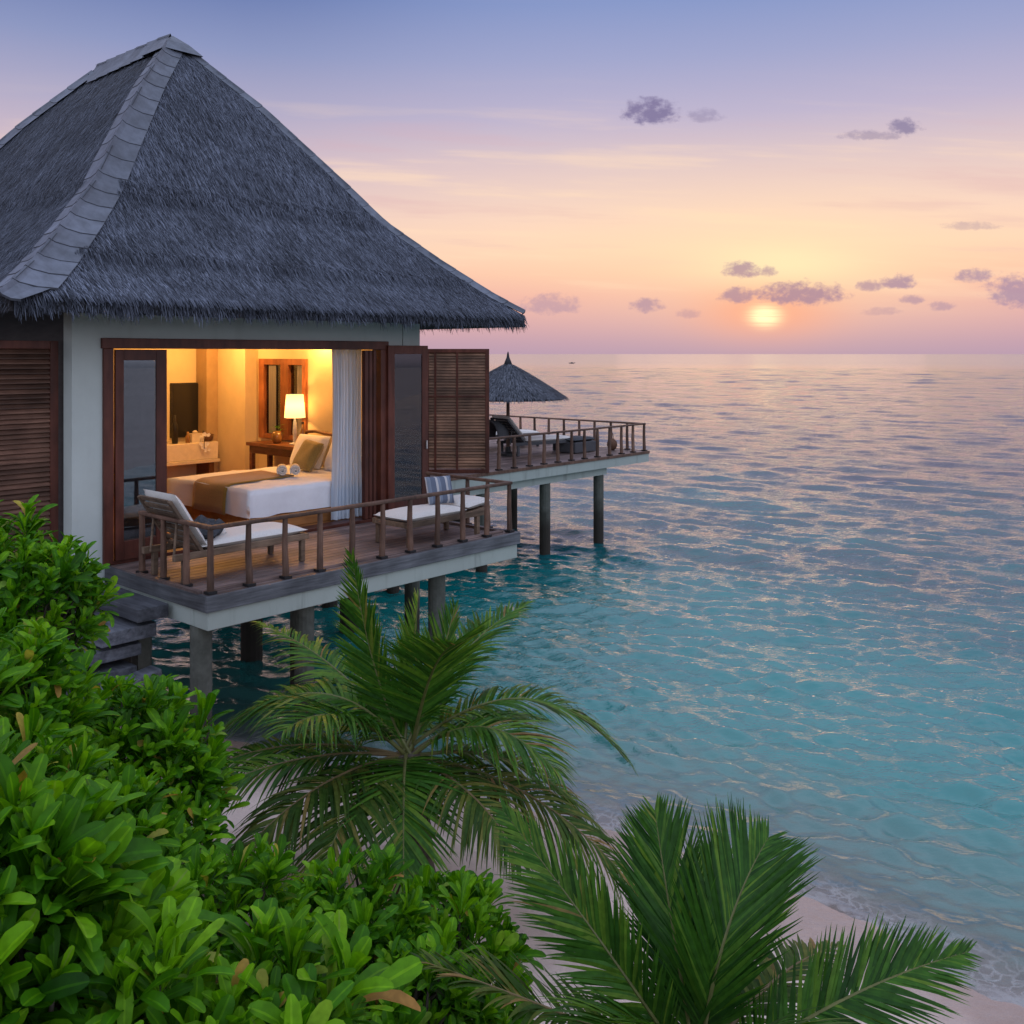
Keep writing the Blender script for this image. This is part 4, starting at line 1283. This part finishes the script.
def towel_roll(name, label, u, v, z):
    q = MB()
    for k in range(3):
        pass
    prof = []
    turns, n = 2.6, 60
    vs, fs = [], []
    for i in range(n + 1):
        a = turns * 2 * PI * i / n
        r = 0.018 + 0.062 * i / n
        for y in (-0.14, 0.14):
            vs.append((r * math.cos(a), y, r * math.sin(a)))
    for i in range(n):
        fs.append((2 * i, 2 * i + 1, 2 * i + 3, 2 * i + 2))
    q.add(vs, fs)
    o = q.build(name, M['white_fabric'], smooth=True)
    s = o.modifiers.new('thick', 'SOLIDIFY'); s.thickness = 0.017
    o.location = W(u, v, z); o.rotation_euler = (0, 0, TH - R(35))
    tag(o, label, 'rolled towel')
towel_roll('rolled_towel', 'left rolled towel at the end of the olive bed runner', 3.10, 3.20, DZ + 0.675)
towel_roll('rolled_towel', 'right rolled towel nearer the cushion at the olive runner end', 3.245, 3.095, DZ + 0.675)

desk = hthing('desk', 'dark wooden desk below the bedroom window beside the bed', 'desk', 4.10, 4.30, DZ)
q = MB(); q.box(-0.02, 0.44, 0.0, 1.30, 0.80, 0.855); q.build('top', M['desk'], desk, bevel=0.006)
q = MB(); q.box(0.02, 0.42, 0.04, 1.26, 0.68, 0.798); q.build('drawer_apron', M['desk'], desk, bevel=0.004)
for (x, y) in ((0.02, 0.04), (0.02, 1.19), (0.36, 0.04), (0.36, 1.19)):
    q = MB(); q.box(x, x + 0.07, y, y + 0.07, 0.006, 0.679); q.build('leg', M['desk'], desk, bevel=0.004)
lamp = hthing('table_lamp', 'lit cream shade table lamp on the wooden desk', 'lamp', 4.34, 4.62, DZ + 0.856)
q = MB(); q.lathe([(0.09, 0.0), (0.09, 0.02), (0.03, 0.035), (0.028, 0.05), (0.035, 0.2), (0.026, 0.36), (0.012, 0.42), (0.012, 0.52)], 18); q.build('base', M['ceramic'], lamp, smooth=True)
q = MB(); q.lathe([(0.165, 0.43), (0.135, 0.80)], 28, cap=False); q.build('shade', M['shade'], lamp, smooth=True)
WARM = (1.0, 0.47, 0.125)
def point(name, parent, loc, power, radius=0.06, color=WARM):
    l = bpy.data.lights.new(name, 'POINT')
    l.energy = power; l.color = color; l.shadow_soft_size = radius
    o = bpy.data.objects.new(name, l)
    C.objects.link(o)
    o.parent = parent
    o.location = loc
    return o
point('bulb_light', lamp, (0, 0, 0.62), 20, 0.05)
pot = hthing('flower_vase', 'small glass vase of leaves and flowers on the desk', 'vase', 4.28, 5.02, DZ + 0.856)
q = MB(); q.lathe([(0.05, 0.0), (0.09, 0.06), (0.095, 0.13), (0.06, 0.2)], 16); q.build('bowl', M['glassy'], pot, smooth=True)
q = MB()
for k in range(26):
    a, r, z = random.uniform(0, 6.28), random.uniform(0.0, 0.1), random.uniform(0.17, 0.30)
    c_ = Vector((r * math.cos(a), r * math.sin(a), z)); d = Vector((math.cos(a), math.sin(a), random.uniform(-.2, .8))).normalized() * 0.07
    s = d.cross(Vector((0, 0, 1))).normalized() * 0.022
    q.add([c_, c_ + d * 0.5 + s, c_ + d, c_ + d * 0.5 - s], [(0, 1, 2, 3)], random.uniform(0.3, 0.97))
q.build('leaves', M['leaf'], pot)
bt = hthing('bottle', 'amber bottle on the desk behind the table lamp', 'bottle', 4.42, 4.52, DZ + 0.856)
q = MB(); q.lathe([(0.045, 0), (0.045, 0.2), (0.018, 0.27), (0.018, 0.33)], 14); q.build('glass_body', M['glassy'], bt, smooth=True)
q = MB(); q.lathe([(0.021, 0.331), (0.021, 0.36)], 10); q.build('cap', M['blackmetal'], bt)

ws = hthing('washstand', 'pale stone washstand counter in the lit back corner', 'washstand', 2.6, 6.70, DZ)
q = MB(); q.box(0, 1.65, 0, 0.49, 0.50, 0.79); q.build('counter', M['stone'], ws, bevel=0.012)
q = MB(); q.box(-0.02, 1.67, -0.03, 0.492, 0.44, 0.498); q.build('shelf', M['stone'], ws, bevel=0.006)
for x in (0.02, 1.50):
    q = MB(); q.box(x, x + 0.1, 0.05, 0.44, 0.006, 0.438); q.build('leg', M['desk'], ws, bevel=0.004)
tv = hthing('mirror', 'dark framed screen on the wall above the washstand', 'screen', 3.62, 7.10, DZ)
q = MB(); q.box(0, 0.60, 0.04, 0.096, 0.86, 1.80); q.build('frame', M['wood_and_shade'], tv, bevel=0.006)
q = MB(); q.box(0.025, 0.575, 0.03, 0.0398, 0.885, 1.775); q.build('panel', M['screen'], tv)
items = [('toiletry_bottle', 'tall dark bottle at the left end of the washstand', 3.52, 6.85, 'lathe', [(0.05, 0), (0.05, 0.3), (0.02, 0.38), (0.02, 0.48)], 'blackmetal', 'bottle'),
         ('toiletry_bottle', 'short amber bottle in front of the dark screen', 3.74, 6.82, 'lathe', [(0.04, 0), (0.045, 0.10), (0.02, 0.14), (0.02, 0.19)], 'glassy', 'bottle'),
         ('tissue_box', 'pale tissue box on the washstand below the screen', 3.90, 6.86, 'box', (0.1, 0.07, 0.15), 'stone', 'box'),
         ('cup', 'white cup in the middle of the washstand', 3.99, 6.80, 'lathe', [(0.035, 0), (0.05, 0.05), (0.055, 0.11)], 'ceramic', 'cup'),
         ('soap_dish', 'brown soap dish at the right end of the washstand', 4.12, 6.82, 'lathe', [(0.06, 0), (0.09, 0.05), (0.1, 0.12), (0.06, 0.13)], 'brownweave', 'dish')]
for (nm, lb_, u, v, kind, g, mt, cat) in items:
    q = MB()
    if kind == 'lathe':
        q.lathe(g, 16)
    else:
        q.box(-g[0], g[0], -g[1], g[1], 0, g[2], .5)
        q.lathe([(0.03, g[2]), (0.05, g[2] + 0.02), (0.02, g[2] + 0.05)], 8)
    o = q.build(nm, M[mt], smooth=(kind == 'lathe'))
    o.location = W(u, v, DZ + 0.792); o.rotation_euler = (0, 0, TH)
    tag(o, lb_, cat)
# orchid spray over the counter
orc = hthing('orchid_spray', 'white orchid spray hanging over the washstand front', 'flowers', 3.98, 6.72, DZ + 0.79)
q = MB(); q.tube([(0, 0.05, 0.0), (0, 0.02, 0.2), (-0.02, -0.05, 0.18), (-0.03, -0.07, -0.1)], 0.006, 6); q.build('stem', M['bark'], orc)
q = MB()
for k in range(16):
    c_ = Vector((random.uniform(-.09, .06), random.uniform(-.10, -.045), random.uniform(-0.14, 0.16)))
    for a in range(5):
        d = Vector((math.cos(a * 1.257), -0.2, math.sin(a * 1.257))) * 0.034; s = Vector((-math.sin(a * 1.257), 0, math.cos(a * 1.257))) * 0.014
        q.add([c_, c_ + d * .6 + s, c_ + d, c_ + d * .6 - s], [(0, 1, 2, 3)])
q.build('petals', M['linen'], orc)

# sheer curtain in the opening
def build_curtain():
    q = MB()
    nx, nz = 90, 10
    vs, fs = [], []
    for j in range(nz + 1):
        z = 0.035 + (2.66 - 0.035) * j / nz
        k = 1.0 - 0.10 * math.sin(PI * min(1, j / nz * 1.1))
        for i in range(nx + 1):
            s = i / nx
            x = 0.50 * (s - 0.5) * k
            y = 0.045 * math.sin(s * 2 * PI * 8 + 0.5 * math.sin(j * 0.7)) + 0.012 * math.sin(s * 37 + j * 0.3)
            vs.append((x, y, z))
    for j in range(nz):
        for i in range(nx):
            a = j * (nx + 1) + i
            fs.append((a, a + 1, a + nx + 2, a + nx + 1))
    q.add(vs, fs)
    o = q.build('curtain', M['curtain'], smooth=True)
    o.location = W(3.58, 2.37, DZ); o.rotation_euler = (0, 0, TH)
    tag(o, 'pale blue sheer curtain gathered at the right of the doorway', 'curtain')
build_curtain()
# lit downlights in the ceiling
dl0 = None
for i, (u, v, p, lab) in enumerate(((1.6, 4.6, 36, 'round ceiling downlight over the middle of the bedroom'), (3.5, 5.9, 42, 'round ceiling downlight before the washstand'),
                                    (4.36, 4.15, 17, 'round ceiling downlight over the bed head'))):
    if dl0 is None:
        t = dl0 = hthing('ceiling_light', lab, 'ceiling light', u, v, DZ + 2.62, 'ceiling downlights')
        q = MB(); q.lathe([(0.09, 0.03), (0.09, 0.078), (0.075, 0.078), (0.075, 0.03)], 24, cap=False); q.build('trim', M['steel'], t)
        q = MB(); q.lathe([(0.074, 0.06), (0.001, 0.06)], 24, cap=False); q.build('diffuser', M['bulb'], t)
    else:
        t = copy_tree(dl0)
        t.location = W(u, v, DZ + 2.62); t['label'] = lab
    DL_ = point('downlight_bulb', t, (0, 0, -0.03), p, 0.07)

# ------------------------------------------------------------------ fishing boat near the horizon
bo_p = at(572, 363.4, 430)
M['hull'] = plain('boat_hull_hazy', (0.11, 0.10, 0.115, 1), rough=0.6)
bo = thing('fishing_boat', 'tiny dark boat on the sea near the horizon', 'boat', (bo_p.x, bo_p.y, 0.0), R(8))
q = MB()
rows = []
for (x, w, z0) in ((-2.0, 0.35, 0.5), (-1.2, 0.55, 0.2), (0, 0.6, 0.1), (1.2, 0.5, 0.25), (2.1, 0.04, 0.75)):
    rows.append([(x, -w, 0.62 + max(0, x) * 0.08), (x, -w * 0.6, z0 - 0.15), (x, w * 0.6, z0 - 0.15), (x, w, 0.62 + max(0, x) * 0.08)])
vs = [p for r in rows for p in r]
fs = [(i * 4 + k, i * 4 + k + 1, (i + 1) * 4 + k + 1, (i + 1) * 4 + k) for i in range(4) for k in range(3)] + [(i * 4 + 3, i * 4, (i + 1) * 4, (i + 1) * 4 + 3) for i in range(4)] + [(0, 1, 2, 3)]
q.add(vs, fs); q.build('hull', M['hull'], bo)
q = MB(); q.box(-0.7, 0.3, -0.35, 0.35, 0.6, 1.05); q.build('cabin', M['hull'], bo, bevel=0.05)
bo.scale = (0.75, 0.75, 0.6)

# ------------------------------------------------------------------ beach litter
def lump(name, label, cat, p, s, mat, seed):
    r = random.Random(seed)
    q = MB()
    n, m = 12, 8
    vs, fs = [], []
    ph = [r.uniform(0, 6) for _ in range(4)]
    for j in range(m + 1):
        th = PI * j / m
        for i in range(n):
            a = 2 * PI * i / n
            k = 1 + 0.22 * math.sin(3 * a + ph[0]) * math.sin(th) + 0.15 * math.sin(5 * a + 2 * th + ph[1])
            vs.append((s[0] * k * math.sin(th) * math.cos(a), s[1] * k * math.sin(th) * math.sin(a), s[2] * k * math.cos(th)))
    for j in range(m):
        for i in range(n):
            fs.append((j * n + i, (j + 1) * n + i, (j + 1) * n + (i + 1) % n, j * n + (i + 1) % n))
    q.add(vs, fs)
    o = q.build(name, mat, smooth=True)
    o.location = (p[0], p[1], float(ground_z(p[0], p[1])) + s[2] * 0.5)
    o.rotation_euler = (0, 0, r.uniform(0, 6))
    return tag(o, label, cat)
lump('driftwood', 'dark flat piece of driftwood on the pink sand', 'driftwood', (0.50, 6.75), (0.10, 0.06, 0.03), M['drift'], 1)
lump('driftwood', 'small dark wood chip lying beside the flat driftwood piece', 'driftwood', (0.63, 6.62), (0.07, 0.03, 0.02), M['drift'], 2)

for i_, (x_, y_) in enumerate(((0.78, 6.15), (0.92, 5.9), (0.35, 7.35), (1.25, 6.6), (1.7, 6.3), (0.1, 7.6), (1.45, 5.6), (2.2, 5.55), (0.6, 7.1))):
    o_ = lump('dark_flake', 'small dark flake of debris on the pink sand', 'debris', (x_, y_), (0.022 + 0.012 * (i_ % 3), 0.012 + 0.006 * (i_ % 2), 0.008), M['drift'], 20 + i_)
    o_['group'] = 'debris flakes on the sand'  # scattered dark beach debris of no particular kind

# ------------------------------------------------------------------ palms
def frond(parent, P0_, P1_, P2_, n=52, L=0.52, wd=0.026, droop=0.35, roll=0.0, mat='frond', rmat='rachis', start=0.14, seed=0, lift=0.25, r0=0.016, bias=0.0, ang0=66):
    rg = random.Random(seed)
    n = int(n * 1.45); wd = min(wd, 0.027) * 0.88; droop *= 0.72
    P0_, P1_, P2_ = Vector(P0_), Vector(P1_), Vector(P2_)
    bez = lambda t: P0_ * (1 - t) ** 2 + P1_ * (2 * t * (1 - t)) + P2_ * t * t
    tan = lambda t: ((P1_ - P0_) * (1 - t) + (P2_ - P1_) * t).normalized()
    S0 = (P2_ - P0_).cross(Vector((0, 0, 1)))
    S0 = S0.normalized() if S0.length > 0.05 else Vector((1, 0, 0))
    q = MB()
    pts = [bez(i / 16) for i in range(17)]
    q.tube(pts, [r0 * (1 - 0.86 * i / 16) for i in range(17)], 7, mi=1)
    for i in range(n):
        for side in (-1, 1):
            t = start + (1 - start) * (i + rg.uniform(0, 0.7)) / n
            t = min(t, 0.998)
            p, T = bez(t), tan(t)
            S = (S0 - T * S0.dot(T)).normalized()
            N = S.cross(T)
            cr, sr = math.cos(roll), math.sin(roll)
            S, N = S * cr + N * sr, N * cr - S * sr
            if rg.random() < 0.03: continue
            u = (t - start) / (1 - start)
            l = L * (0.50 + 0.62 * math.sin(PI * min(1, u * 0.93 + 0.10)) ) * (1 - 0.45 * u ** 4) * rg.uniform(0.88, 1.08)
            ang = R(ang0 - (ang0 - 24) * u + rg.uniform(-6, 6))
            d = (T * math.cos(ang) + S * (side * math.sin(ang)) + N * lift * rg.uniform(0.6, 1.3)).normalized()
            wdir = d.cross(N).normalized()
            fold = N * rg.uniform(-0.4, 0.4)
            wdir = (wdir + fold).normalized()
            dr = droop * rg.uniform(0.7, 1.35)
            tn = min(1.0, max(0.0, rg.betavariate(2.2, 3.0) + bias + (0.12 * u)))
            segs = 5
            row = []
            for k in range(segs + 1):
                s = k / segs
                c_ = p + d * (l * s * (1 - 0.12 * dr * s)) + Vector((0, 0, -1)) * (dr * l * s * s * 0.8)
                w = wd * (0.55, 1.0, 0.95, 0.75, 0.45, 0.05)[k] * (0.7 + 0.5 * math.sin(PI * min(1, u + 0.15)))
                row.append((c_ - wdir * w / 2, c_ + wdir * w / 2))
            vs = [x for r_ in row for x in r_]
            q.add(vs, [(2 * k, 2 * k + 1, 2 * k + 3, 2 * k + 2) for k in range(segs)], tn, 0)
    return q.build('frond', [M[mat], M[rmat]], parent)

def palm(label, base, crown_h, fronds, lean=(0, 0), rad=0.13):
    gz = float(ground_z(base[0], base[1]))
    t = thing('coconut_palm', label, 'palm tree', (base[0], base[1], gz))
    q = MB()
    n = 14
    pts, rr = [], []
    for i in range(n + 1):
        s = i / n
        pts.append((lean[0] * s * s, lean[1] * s * s, -0.08 + (crown_h + 0.08) * s))
        rr.append(rad * (1.25 - 0.45 * s) * (1.06 if i % 2 else 0.97))
    q.tube(pts, rr, 14)
    q.build('trunk', M['trunk'], t)
    o = Vector((base[0], base[1], gz))
    for i, f in enumerate(fronds):
        (p1, p2) = f['p']
        b = Vector((lean[0], lean[1], crown_h - 0.02)) + Vector((random.uniform(-.05, .05), random.uniform(-.05, .05), 0))
        kw = {k: v for k, v in f.items() if k != 'p'}
        frond(t, b, p1 - o, p2 - o, seed=i * 7 + 3, **kw)
    return t
def fr(x1, y1, d1, x2, y2, d2, **kw):
    kw['p'] = (at(x1, y1, d1), at(x2, y2, d2))
    return kw
palm_a = [
    fr(372, 690, 7.2, 352, 556, 7.35, L=0.36, droop=0.08, roll=R(80), ang0=44, mat='frond', n=64),
    fr(408, 700, 7.2, 418, 598, 7.3, L=0.36, droop=0.04, roll=R(90), ang0=36, mat='frond_young', n=50, bias=0.15),
    fr(432, 700, 7.2, 455, 606, 7.35, L=0.38, droop=0.06, roll=R(85), ang0=44, mat='frond', n=56),
    fr(452, 640, 7.4, 528, 603, 8.1, L=0.42, droop=0.45, mat='frond'),
    fr(430, 650, 6.9, 455, 645, 6.3, L=0.52, droop=0.15, roll=R(0), wd=0.036, mat='frond'),
    fr(530, 640, 7.4, 628, 762, 7.5, L=0.50, droop=0.6, mat='frond', bias=0.05),
    fr(485, 690, 7.0, 560, 775, 6.5, L=0.52, droop=0.65, mat='frond', bias=0.12),
    fr(350, 660, 7.6, 258, 622, 8.6, L=0.46, droop=0.7, mat='frond', bias=0.12),
    fr(330, 640, 7.1, 212, 738, 7.4, L=0.56, droop=0.75, mat='frond'),
    fr(270, 738, 6.7, 138, 832, 6.4, L=0.44, droop=0.8, mat='frond', rmat='rachis_old'),
    fr(310, 770, 6.4, 235, 862, 5.9, L=0.46, droop=0.9, mat='frond_old', rmat='rachis_old'),
    fr(402, 760, 6.5, 404, 905, 5.9, L=0.50, droop=0.30, wd=0.034, mat='frond', bias=0.05),
    fr(540, 770, 6.7, 636, 890, 6.4, L=0.48, droop=0.95, mat='frond_old', rmat='rachis_old', bias=0.08),
    fr(480, 780, 6.4, 520, 862, 5.9, L=0.44, droop=0.8, mat='frond_old', rmat='rachis_old'),
    fr(340, 690, 6.8, 285, 730, 6.2, L=0.56, droop=0.6, mat='frond'),
    fr(480, 700, 7.8, 545, 720, 8.8, L=0.46, droop=0.6, mat='frond'),
    fr(360, 700, 7.8, 300, 740, 9.0, L=0.46, droop=0.6, mat='frond'),
    fr(420, 690, 8.0, 430, 720, 9.2, L=0.46, droop=0.5, mat='frond'),
    fr(255, 720, 7.0, 160, 800, 7.2, L=0.46, droop=0.75, mat='frond', rmat='rachis_old'),
    fr(350, 780, 6.4, 318, 885, 5.8, L=0.48, droop=0.6, mat='frond_old'),
    fr(520, 730, 7.2, 600, 830, 7.2, L=0.46, droop=0.9, mat='frond', bias=0.08),
]
pa = at(415, 870, 7.0)
palm('young coconut palm in front of the veranda deck, its crown over the water', (pa.x, pa.y), 1.02, palm_a, lean=(-0.06, 0.05))
palm_b = [
    fr(672, 930, 4.3, 655, 812, 4.75, L=0.40, droop=0.05, roll=R(35), wd=0.020, n=78, lift=0.12, ang0=36, r0=0.012, bias=-0.14),
    fr(712, 930, 4.1, 768, 838, 4.6, L=0.46, droop=0.05, roll=R(-30), wd=0.020, n=84, lift=0.10, ang0=38, r0=0.013, bias=-0.14),
    fr(715, 940, 4.6, 712, 850, 5.2, L=0.36, ang0=38, droop=0.06, roll=R(20), mat='frond_young', n=44),
    fr(612, 950, 4.1, 504, 812, 4.7, L=0.34, droop=0.20, roll=R(50), wd=0.018, n=78, bias=0.03, ang0=42, r0=0.012),
    fr(838, 985, 4.0, 968, 952, 4.3, L=0.32, droop=0.16, roll=R(-40), wd=0.018, n=66, ang0=54, r0=0.012, bias=-0.14),
    fr(765, 965, 4.6, 838, 946, 5.2, L=0.36, droop=0.5, mat='frond_old', rmat='rachis_old', n=44),
    fr(560, 1010, 3.9, 425, 962, 3.9, L=0.34, droop=0.35, mat='frond_old', rmat='rachis_old', n=40),
    fr(660, 990, 3.7, 560, 1050, 3.3, L=0.42, droop=0.5, bias=-0.14),
    fr(760, 1010, 3.6, 860, 1080, 3.2, L=0.42, droop=0.5, bias=-0.14),
    fr(690, 1000, 3.5, 700, 1100, 3.0, L=0.42, droop=0.4, bias=-0.14),
    fr(690, 930, 4.6, 655, 870, 5.4, L=0.36, droop=0.2, n=44, ang0=40, bias=-0.14),
]
pb = at(695, 1110, 4.2)
palm('young coconut palm at the bottom edge, upright fronds before the sand', (pb.x, pb.y), CAM_Z - (1075 - 354) / F * 4.2 - float(ground_z(pb.x, pb.y)), palm_b, rad=0.11)

# ------------------------------------------------------------------ shrubs
def leaf_template():
    st_ = [(0.0, 0.10), (0.20, 0.17), (0.44, 0.42), (0.66, 0.78), (0.83, 1.0), (0.95, 0.80), (1.0, 0.34)]
    V = []
    for (s, w) in st_:
        z = 0.10 * math.sin(PI * s * 0.9) - 0.16 * max(0, s - 0.6) ** 1.4
        for q in (-1, -0.13, 0.13, 1):
            V.append((q * w * 0.098, s, z + 0.035 * abs(q) * w))
    Fq = []
    for i in range(len(st_) - 1):
        for j in range(3):
            a = i * 4 + j
            Fq.append((a, a + 1, a + 5, a + 4))
    return np.array(V), np.array(Fq)
LT, LF = leaf_template()
RIB = np.tile([0.0, 0.16, 0.0], len(LF) // 3)
def rosettes(P, A, size, rg, nl=(12, 19)):
    allV, allT = [], []
    for p, a, sz in zip(P, A, size):
        a = a / np.linalg.norm(a)
        ref = np.array([1.0, 0, 0]) if abs(a[0]) < 0.8 else np.array([0, 1.0, 0])
        e1 = np.cross(a, ref); e1 /= np.linalg.norm(e1)
        e2 = np.cross(a, e1)
        n = rg.integers(nl[0], nl[1] + 1)
        k = np.arange(n)
        phi = k * 2.39996 + rg.uniform(0, 6.28)
        s = (k + 0.5) / n                                   # 0 = inner
        tilt = np.radians(6 + 58 * s ** 0.95 + rg.normal(0, 8, n))
        L = sz * (0.50 + 0.62 * np.sin(np.pi * np.clip(s * 0.75 + 0.12, 0, 1))) * rg.uniform(0.85, 1.15, n)
        rad = e1[None] * np.cos(phi)[:, None] + e2[None] * np.sin(phi)[:, None]
        d = rad * np.sin(tilt)[:, None] + a[None] * np.cos(tilt)[:, None]
        up = -rad * np.cos(tilt)[:, None] + a[None] * np.sin(tilt)[:, None]
        sd = np.cross(d, up)
        tw = rg.normal(0, 0.22, n)
        sd2 = sd * np.cos(tw)[:, None] + up * np.sin(tw)[:, None]
        up2 = up * np.cos(tw)[:, None] - sd * np.sin(tw)[:, None]
        wv = rg.uniform(0.85, 1.2, n)
        bend = rg.uniform(0.2, 1.9, n)
        base = p[None] - a[None] * (s * sz * 0.22)[:, None]
        V = (base[:, None] + LT[None, :, 0:1] * sd2[:, None] * (L * wv)[:, None, None] + LT[None, :, 1:2] * d[:, None] * L[:, None, None]
             + LT[None, :, 2:3] * up2[:, None] * (L * bend)[:, None, None])
        V[:, :, 2] -= (LT[None, :, 1] ** 2) * (L * 0.10 * s)[:, None]
        t = np.clip(0.66 - 0.40 * s + rg.normal(0, 0.12, n) + rg.normal(0, 0.10), 0, 0.90)
        odd = rg.random(n)
        t = np.where(odd < 0.018, rg.uniform(0.955, 1.0, n), t)
        t = np.where((odd > 0.012) & (odd < 0.05) & (s > 0.6), rg.uniform(0.90, 0.96, n), t)
        allV.append(V.reshape(-1, 3)); allT.append(t)
    return np.concatenate(allV), np.concatenate(allT)

def shrub(label, lumps, leaf=0.125, spacing=0.115, seed=0, group='sea lettuce shrubs'):
    """lumps: list of (centre Vector, (rx, ry, rz)) domes that make up the canopy"""
    rg = np.random.default_rng(100 + seed)
    c0 = lumps[0][0]
    base = np.array([c0.x, c0.y, float(ground_z(c0.x, c0.y))])
    t = thing('shrub', label, 'shrub', tuple(base))
    P, A, S = [], [], []
    stems = MB()
    root = Vector((0, 0, -0.05))
    for li, (c_, r) in enumerate(lumps):
        c = np.array(c_)
        r = np.array(r)
        area = 2 * PI * ((r[0] * r[1]) ** 1.6 / 3 + (r[0] * r[2]) ** 1.6 / 3 + (r[1] * r[2]) ** 1.6 / 3) ** (1 / 1.6) * 1.25
        n = int(area / spacing ** 2)
        for layer, (k, frac) in enumerate(((1.0, 1.0), (0.74, 0.28))):
            m = int(n * frac)
            i = np.arange(m) + 0.5
            zc = 1 - i / m * 1.42
            ph = i * 2.39996 + rg.uniform(0, 6)
            sr = np.sqrt(np.maximum(0, 1 - zc ** 2))
            N = np.stack([sr * np.cos(ph), sr * np.sin(ph), zc], 1)
            N += rg.normal(0, 0.10, N.shape)
            N /= np.linalg.norm(N, axis=1)[:, None]
            bump = 1 + 0.13 * np.sin(5 * N[:, 0] + seed) * np.sin(6 * N[:, 1] + 2 * li) + rg.normal(0, 0.055, m)
            p = c + N * r * (k * bump)[:, None]
            ax = N * 0.62 + np.array([0, -0.12, 0.78]) + rg.normal(0, 0.22, N.shape)
            ok = np.ones(m, bool)
            for lj, (c2, r2) in enumerate(lumps):
                if lj != li:
                    q = (p - np.array(c2)) / (np.array(r2) * 0.72)
                    ok &= (q ** 2).sum(1) > 1
            ok &= p[:, 2] > ground_z(p[:, 0], p[:, 1]) + 0.12
            P.append(p[ok]); A.append(ax[ok]); S.append(leaf * 1.12 * np.clip(rg.normal(1.0, 0.18, ok.sum()), 0.6, 1.45))
            if layer == 0:
                idx = np.nonzero(ok)[0]
                rg.shuffle(idx)
                for j in idx[: min(46, len(idx))]:
                    tip = Vector(p[j] - base)
                    aa = Vector(ax[j]).normalized()
                    hub = Vector(c - base) * 0.72
                    mid = hub.lerp(tip, 0.55) + Vector((rg.normal(0, .04), rg.normal(0, .04), -0.04))
                    stems.tube([root, hub * 0.6 + Vector((rg.normal(0, .06), rg.normal(0, .06), 0)), mid, tip - aa * 0.08, tip], [0.020, 0.015, 0.010, 0.0075, 0.005], 6, cap=False)
    P = np.concatenate(P); A = np.concatenate(A); S = np.concatenate(S)
    V, T = rosettes(P - base, A, S, rg)
    nl = len(T)
    Fq = (LF[None] + (np.arange(nl) * len(LT))[:, None, None]).reshape(-1, 4)
    mesh_obj('foliage', V, Fq, M['leaf'], t, np.clip(np.repeat(T, len(LF)) + np.tile(RIB, nl) * (np.repeat(T, len(LF)) < 0.8), 0, 1), smooth=True)
    stems.build('stems', M['bark'], t, smooth=True)
    t['group'] = group
    return t
def dome(px, ytop, Y, rx, ry=None, rz=None):
    ry = ry or rx; rz = rz or rx
    p = at(px, ytop, Y)
    return (Vector((p.x, p.y, p.z - rz)), (rx, ry, rz))
shrub('rounded shrub against the red brown shutter wall at the left', [dome(-8, 538, 6.9, 0.50, 0.6, 0.70), dome(50, 566, 6.8, 0.24, 0.4, 0.42), dome(-100, 545, 6.6, 0.6, 0.7, 0.8)], leaf=0.175, spacing=0.145, seed=1)
shrub('bright shrub below the round one, left of the timber steps', [dome(12, 668, 5.0, 0.32, 0.40, 0.5), dome(-50, 650, 4.8, 0.45, 0.5, 0.6)], leaf=0.17, spacing=0.14, seed=2)
shrub('shrub just below the timber steps, reaching toward the deck piles', [dome(122, 702, 5.7, 0.30, 0.40, 0.42), dome(176, 738, 5.7, 0.15, 0.34, 0.26), dome(176, 782, 5.5, 0.18, 0.3, 0.3)], leaf=0.165, spacing=0.135, seed=3)
shrub('dense mid shrub between the steps shrub and the foreground leaves', [dome(30, 772, 4.2, 0.34, 0.4, 0.5), dome(118, 815, 4.2, 0.20, 0.3, 0.35)], leaf=0.165, spacing=0.138, seed=4)
shrub('large leaved foreground shrub in the bottom left corner', [dome(15, 858, 2.75, 0.29, 0.36, 0.5), dome(-70, 825, 2.7, 0.36, 0.4, 0.5)], leaf=0.20, spacing=0.145, seed=5)
shrub('shrub in front of the left palm fronds, full of upright rosettes', [dome(222, 888, 3.7, 0.29, 0.34, 0.5), dome(105, 905, 3.3, 0.22, 0.3, 0.4)], leaf=0.145, spacing=0.12, seed=6)
shrub('low shrub at the foot of the nearer coconut palm trunk', [dome(345, 892, 4.5, 0.36, 0.36, 0.5), dome(455, 910, 4.7, 0.28, 0.36, 0.45), dome(405, 965, 4.2, 0.34, 0.36, 0.4)], leaf=0.142, spacing=0.118, seed=7)
shrub('big rosettes of a shrub at the bottom edge, nearest the viewer', [dome(270, 990, 2.75, 0.22, 0.26, 0.4), dome(140, 1005, 2.6, 0.24, 0.28, 0.4)], leaf=0.17, spacing=0.135, seed=8)
